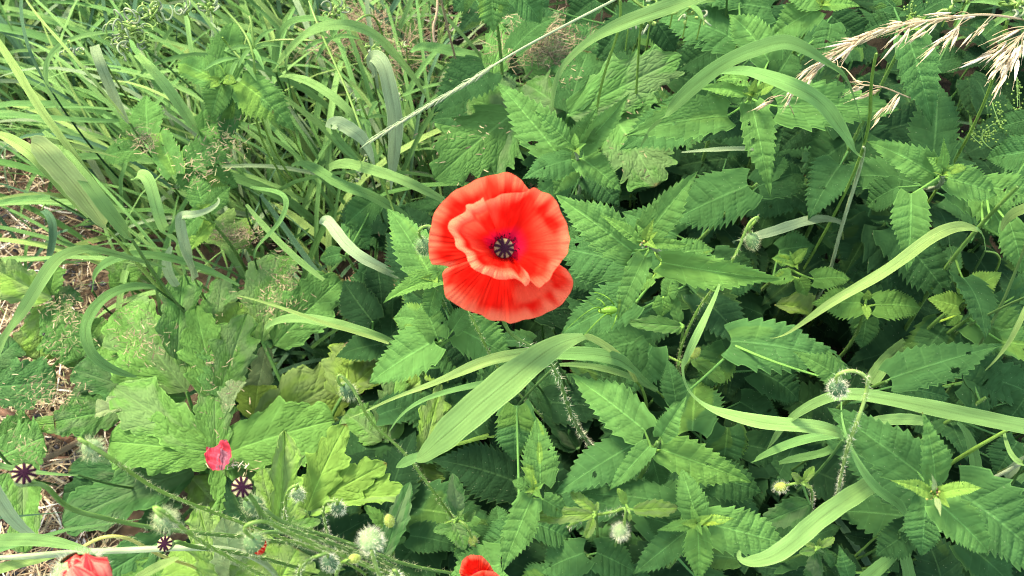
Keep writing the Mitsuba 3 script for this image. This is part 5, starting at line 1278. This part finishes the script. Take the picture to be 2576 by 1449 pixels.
# ---------------------------------------------------------------- cleavers
def cleavers(label, stems, whorls, tufts, zc):
    key = thing('cleavers', label, 'cleavers')
    ms = []
    for pts in stems:
        P = [spot(*p) for p in pts]
        ms.append(tube(P + [P[-1] * [1, 1, 0] + [.02, .03, 0]], [.0011] * len(P) + [.0012], 2, 5, 12 * len(P)))
    for s in ms:
        put('stem', s, 'stem_material', key)
    for (x, y, z, n, ln) in whorls:
        C = spot(x, y, z)
        for i in range(n):
            q = 2 * math.pi * i / n + rng.uniform(-.2, .2)
            dn = np.array([math.cos(q), math.sin(q), rng.uniform(-.15, .3)])
            L = ln * rng.uniform(.75, 1.15)
            put('leaf', blade([C, C + dn * L * .5 + Z * .1 * L, C + dn * L - Z * .05 * L], [.0008, .0042, .0008], 3, world=True, n=12, cols=4, fold=.3), 'grass_material', key)
    curls = []
    for (x, y, z, n, r) in tufts:
        C = spot(x, y, z)
        for i in range(int(n * .7)):
            d = unit(rng.normal(size=3) + Z * .6)
            a = unit(np.cross(d, rng.normal(size=3)))
            th = np.linspace(0, rng.uniform(2.6, 4.6), 9)[:, None]
            R = r * rng.uniform(.3, .55)
            o = C + d * r * rng.uniform(.1, .7)
            curls.append(tube(o + R * (1 - np.cos(th)) * d * .8 + R * np.sin(th) * a, [.0011, .0006], rng.choice([2, 3, 4, 6, 3]), 5, 12))
        for i in range(n // 2):
            d = unit(rng.normal(size=3) + Z * .5)
            curls.append(lathe([(-.6 * q_, .1 * q_) for q_ in (r * .22,)] + [(0, r * .16), (r * .18, r * .13), (r * .26, r * .01)], C + d * r * rng.uniform(.1, .6), d, 8, rng.choice([2, 3, 3, 4])))
        curls.append(tube([C, C - Z * .02], .0006, 2, 5, 6))
    if curls:
        put('flower_bud', join(curls), 'stem_material', key, kind='stuff')


cleavers('cleavers with curled green flower buds at the top left', [[(500, -30, .30), (560, 20, .29), (610, 75, .28), (636, 135, .27), (640, 200, .25)], [(560, 95, .29), (580, 120, .27), (605, 148, .265), (640, 190, .25)], [(628, 40, .29), (636, 90, .28), (640, 180, .25)], [(640, 115, .26), (740, 100, .26), (835, 95, .27), (890, 60, .27)]],
         [(604, 147, .265, 7, .032), (636, 120, .27, 6, .03), (835, 98, .27, 7, .026)], [(325, 75, .31, 34, .016), (350, 100, .30, 18, .012), (308, 118, .29, 20, .012), (388, 32, .30, 24, .013), (530, 25, .29, 16, .012), (470, 30, .28, 12, .011), (846, 38, .28, 18, .012), (185, 128, .27, 9, .009)], .28)
cleavers('cleavers with white curled tendrils at the top right of centre', [[(1555, -30, .40), (1600, 5, .40), (1640, 25, .395), (1735, 17, .40), (1760, -40, .38)], [(1560, 0, .40), (1558, 60, .38), (1545, 110, .36)], [(1735, 17, .40), (1690, 35, .395), (1660, 32, .39)]],
         [(1736, 16, .40, 5, .02)], [(1635, 58, .39, 5, .011), (1618, 20, .39, 5, .009), (1695, 15, .40, 5, .009), (1728, 42, .39, 5, .009), (1765, 45, .39, 5, .008), (1580, 75, .37, 5, .008)], .4)
cleavers('sprig of cleavers with pale curls left of the pale hanging blade', [[(905, 250, .22), (925, 300, .20), (940, 330, .17)]], [(925, 298, .2, 5, .022)], [(900, 258, .225, 8, .008), (935, 125, .22, 9, .010), (1022, 120, .23, 7, .008), (915, 410, .17, 9, .009), (890, 450, .15, 8, .009), (1010, 238, .2, 6, .007)], .2)
cleavers('cleavers tip poking in at the top right corner', [[(2600, -20, .46), (2560, 10, .455), (2545, 30, .45)]], [(2556, 30, .455, 5, .024)], [(2400, 8, .42, 6, .01), (2430, 5, .42, 6, .009), (2560, 12, .46, 8, .010)], .45)
# ---------------------------------------------------------------- clippings lying on the leaves
def clippings(label, z, blobs, n, tones=(0, 1, 2, 2, 3, 3, 5, 5, 5, 5), L=(.002, .0075), thick=.004, name='hay_clippings', cat='dry clippings'):
    P, ts = [], []
    for (x, y, rx, ry, k) in blobs:
        a = rng.normal(size=(int(n * k), 2)) * .62
        for u, v in np.vstack([a, rng.normal(size=(int(n * k * .6), 2)) * .4]):
            P.append(spot(x + rx * u, y + ry * v, z + thick * max(0, 1 - u * u - v * v) * rng.random() + .0012))
    P = np.array(P)
    m = len(P)
    D_ = np.stack([rng.normal(size=m), rng.normal(size=m), rng.normal(0, .12, m)], 1)
    V = strips(P, D_, rng.uniform(*L, m), rng.uniform(.0003, .0009, m), rng.choice(tones, m), curl=.10, segs=3)
    put(numbered(name), V, 'straw_material', smooth=False, kind='stuff', label=label, category=cat)


clippings('heap of dry hay lying on a dark leaf at the top', .228, [(1368, 90, 110, 70, .75), (1360, 120, 80, 40, .25)], 650, thick=.012, L=(.004, .016), tones=(0, 1, 2, 3, 5))
clippings('scraps of dry hay on the pointed hogweed leaf above the poppy', .238, [(1440, 190, 60, 40, .3), (1160, 340, 150, 90, .3), (1560, 240, 120, 70, .2), (1600, 380, 70, 80, .2)], 90, tones=(1, 2, 3), L=(.0015, .006))
clippings('hay and cut grass on the upper lobes of the big hogweed', .142, [(345, 860, 70, 60, .55), (330, 790, 40, 30, .1), (540, 920, 80, 150, .35)], 190)
clippings('bundle of clippings on the leaf beside the straw', .108, [(165, 775, 50, 40, .6), (160, 850, 50, 70, .4)], 150)
clippings('strewn cut grass on the left hogweed leaf', .096, [(120, 985, 90, 50, .6), (50, 1130, 80, 60, .2), (130, 1010, 70, 30, .2)], 200)
clippings('dry scraps on the hogweed leaf left of the poppy', .122, [(715, 700, 45, 80, .7), (690, 760, 60, 60, .3)], 190)
clippings('dusty pile of clippings on the leaf behind the poppy stems', .110, [(935, 745, 80, 60, .8), (960, 820, 60, 50, .2)], 420, tones=(0, 1, 2, 3, 7))
clippings('tuft of hay caught on the small nettles at left', .215, [(365, 350, 34, 30, .4), (560, 355, 60, 60, .35), (490, 420, 80, 60, .25)], 260, L=(.002, .008))
clippings('brown hay held in the pale curled leaf at left', .10, [(590, 590, 80, 24, 1)], 220, tones=(0, 1, 2, 3))
clippings('clumped brown hay in the grass at the top left of centre', .10, [(900, 60, 100, 60, .6), (850, 110, 100, 40, .2), (1000, 130, 60, 60, .2)], 700, tones=(0, 1, 1, 2, 2, 3, 7), thick=.04, L=(.006, .03))
clippings('few dry stalks beside the fallen petal', .125, [(590, 1172, 50, 16, 1)], 26, tones=(3, 4, 6))
clippings('brown tuft of dead grass at the bottom edge at right', .05, [(2325, 1410, 80, 40, 1)], 420, tones=(0, 1, 7, 2), thick=.03, L=(.006, .03))

# ---------------------------------------------------------------- twigs, dead leaf, insects
for lab, pts, r, tone in (('dry brown twig hanging at the top edge left of centre', [(1100, -20, .34), (1099, 30, .335), (1092, 60, .33), (1093, 106, .32)], .0011, 2),
                          ('purplish dead stem over the straw at the left edge', [(-20, 1030, .05), (77, 1063, .05), (167, 1103, .045), (185, 1112, .04)], .0035, 7),
                          ('dull brown dead stem below the purplish one', [(100, 1160, .035), (140, 1142, .04), (178, 1122, .045), (205, 1105, .045)], .003, 1)):
    key = thing('dead_plant', lab, 'dead plant')
    P = [spot(*p) for p in pts]
    if 'twig' in lab:
        P = [P[0] * [1, 1, 0] + [.05, .25, 0], P[0] + [.005, .05, -.1]] + P
    s = tube(P, r, tone, 8, 50)
    s = (s[0] + .15 * r * np.sin(s[2][:, 1:2] * 900) * unit(rng.normal(size=s[0].shape)), s[1], s[2])
    put('stem', s, 'straw_material', key)

key = thing('dead_leaf', 'curled olive-yellow dead leaf in the shade at the right', 'dead leaf')
lm = leaf((1950, 768, .20), (2040, 790, .195), 62, 'hog', 7, fold=.5, curl=-.4, wave=.18, arch=.2)
st = tube([spot(1950, 768, .20), spot(1975, 758, .16), spot(1990, 760, 0)], .0008, 7, 6, 20)
put('leaf', lm, 'broad_leaf_material', key)
put('stalk', st, 'stem_material', key)


def cricket():
    key = thing('bush_cricket', 'green wingless bush-cricket standing on a nettle leaf right of the poppy', 'bush cricket')
    zc = .278
    H_, T_ = spot(1509, 783, zc + .004), spot(1556, 779, zc + .006)
    ax = unit(T_ - H_); L = np.linalg.norm(T_ - H_)
    prof = [(-.10 * L, .02), (-.05 * L, .10), (.06 * L, .15), (.16 * L, .16), (.22 * L, .20), (.40 * L, .26), (.60 * L, .27), (.80 * L, .20), (.94 * L, .10), (1.02 * L, .01)]
    x = np.linspace(0, 1, 34)
    p = np.array(prof)
    p = np.stack([PchipInterpolator(np.linspace(0, 1, 10), p[:, 0])(x), PchipInterpolator(np.linspace(0, 1, 10), p[:, 1])(x) * L * .85], 1)
    p[:, 1] *= 1 + .035 * np.sin(x * 60) * (x > .45)
    put('body', lathe(p, H_, ax, 20), 'insect_material', key)
    side = unit(np.cross(ax, Z))
    for s in (-1, 1):
        put('eye', lathe([(-.0004, .0001), (0, .00055), (.0004, .0001)], H_ + side * s * .0009 + Z * .0006 - ax * .0002, side * s, 8), 'insect_eye_material', key)
        put('antenna', tube([H_ - ax * .0006 + side * s * .0004, H_ - ax * .006 + side * s * .004 + Z * .004, H_ - ax * .016 + side * s * .011 + Z * .002], [.00014, .00005], 3, 4, 14), 'insect_material', key)
    for pts in ([(1512, 778, .004), (1488, 778, .010), (1443, 812, .001), (1420, 832, .0)], [(1538, 795, .004), (1505, 806, .012), (1455, 858, .001), (1447, 862, .0)], [(1552, 790, .003), (1547, 808, .004), (1538, 828, .0)],
                [(1522, 770, .004), (1516, 760, .006), (1500, 752, .0)], [(1556, 772, .003), (1572, 770, .005), (1588, 776, .0)], [(1545, 768, .004), (1530, 750, .012), (1495, 735, .001)]):
        put('leg', tube([spot(a, b, zc + c) for a, b, c in pts], [.0006, .00045, .0002, .00015][:len(pts)], 3, 6, 22, False), 'insect_material', key)


cricket()
for lab, x, y, z in (('tiny black beetle on the yellow-green leaf over the straw', 110, 841, .098), ('tiny black beetle on the leaf inside the grass loop', 232, 857, .088)):
    key = thing('beetle', lab, 'beetle', None)
    P = spot(x, y, z)
    put('body', lathe([(-.0016, .0001), (-.0012, .0009), (0, .0013), (.0010, .0010), (.0014, .0006), (.0020, .0005), (.0023, .0001)], P, [.5, .8, .1], 12, 0, .8), 'beetle_material', key)
    ms = []
    for i in (-1, 0, 1):
        for s in (-1, 1):
            put('leg', tube([P + [.0007 * i, 0, 0], P + [.0012 * i + .0008 * s, -.0011 * s, .0003], P + [.0014 * i + .0013 * s, -.002 * s, -.0008]], .00012, 5, 4, 5), 'beetle_material', key)
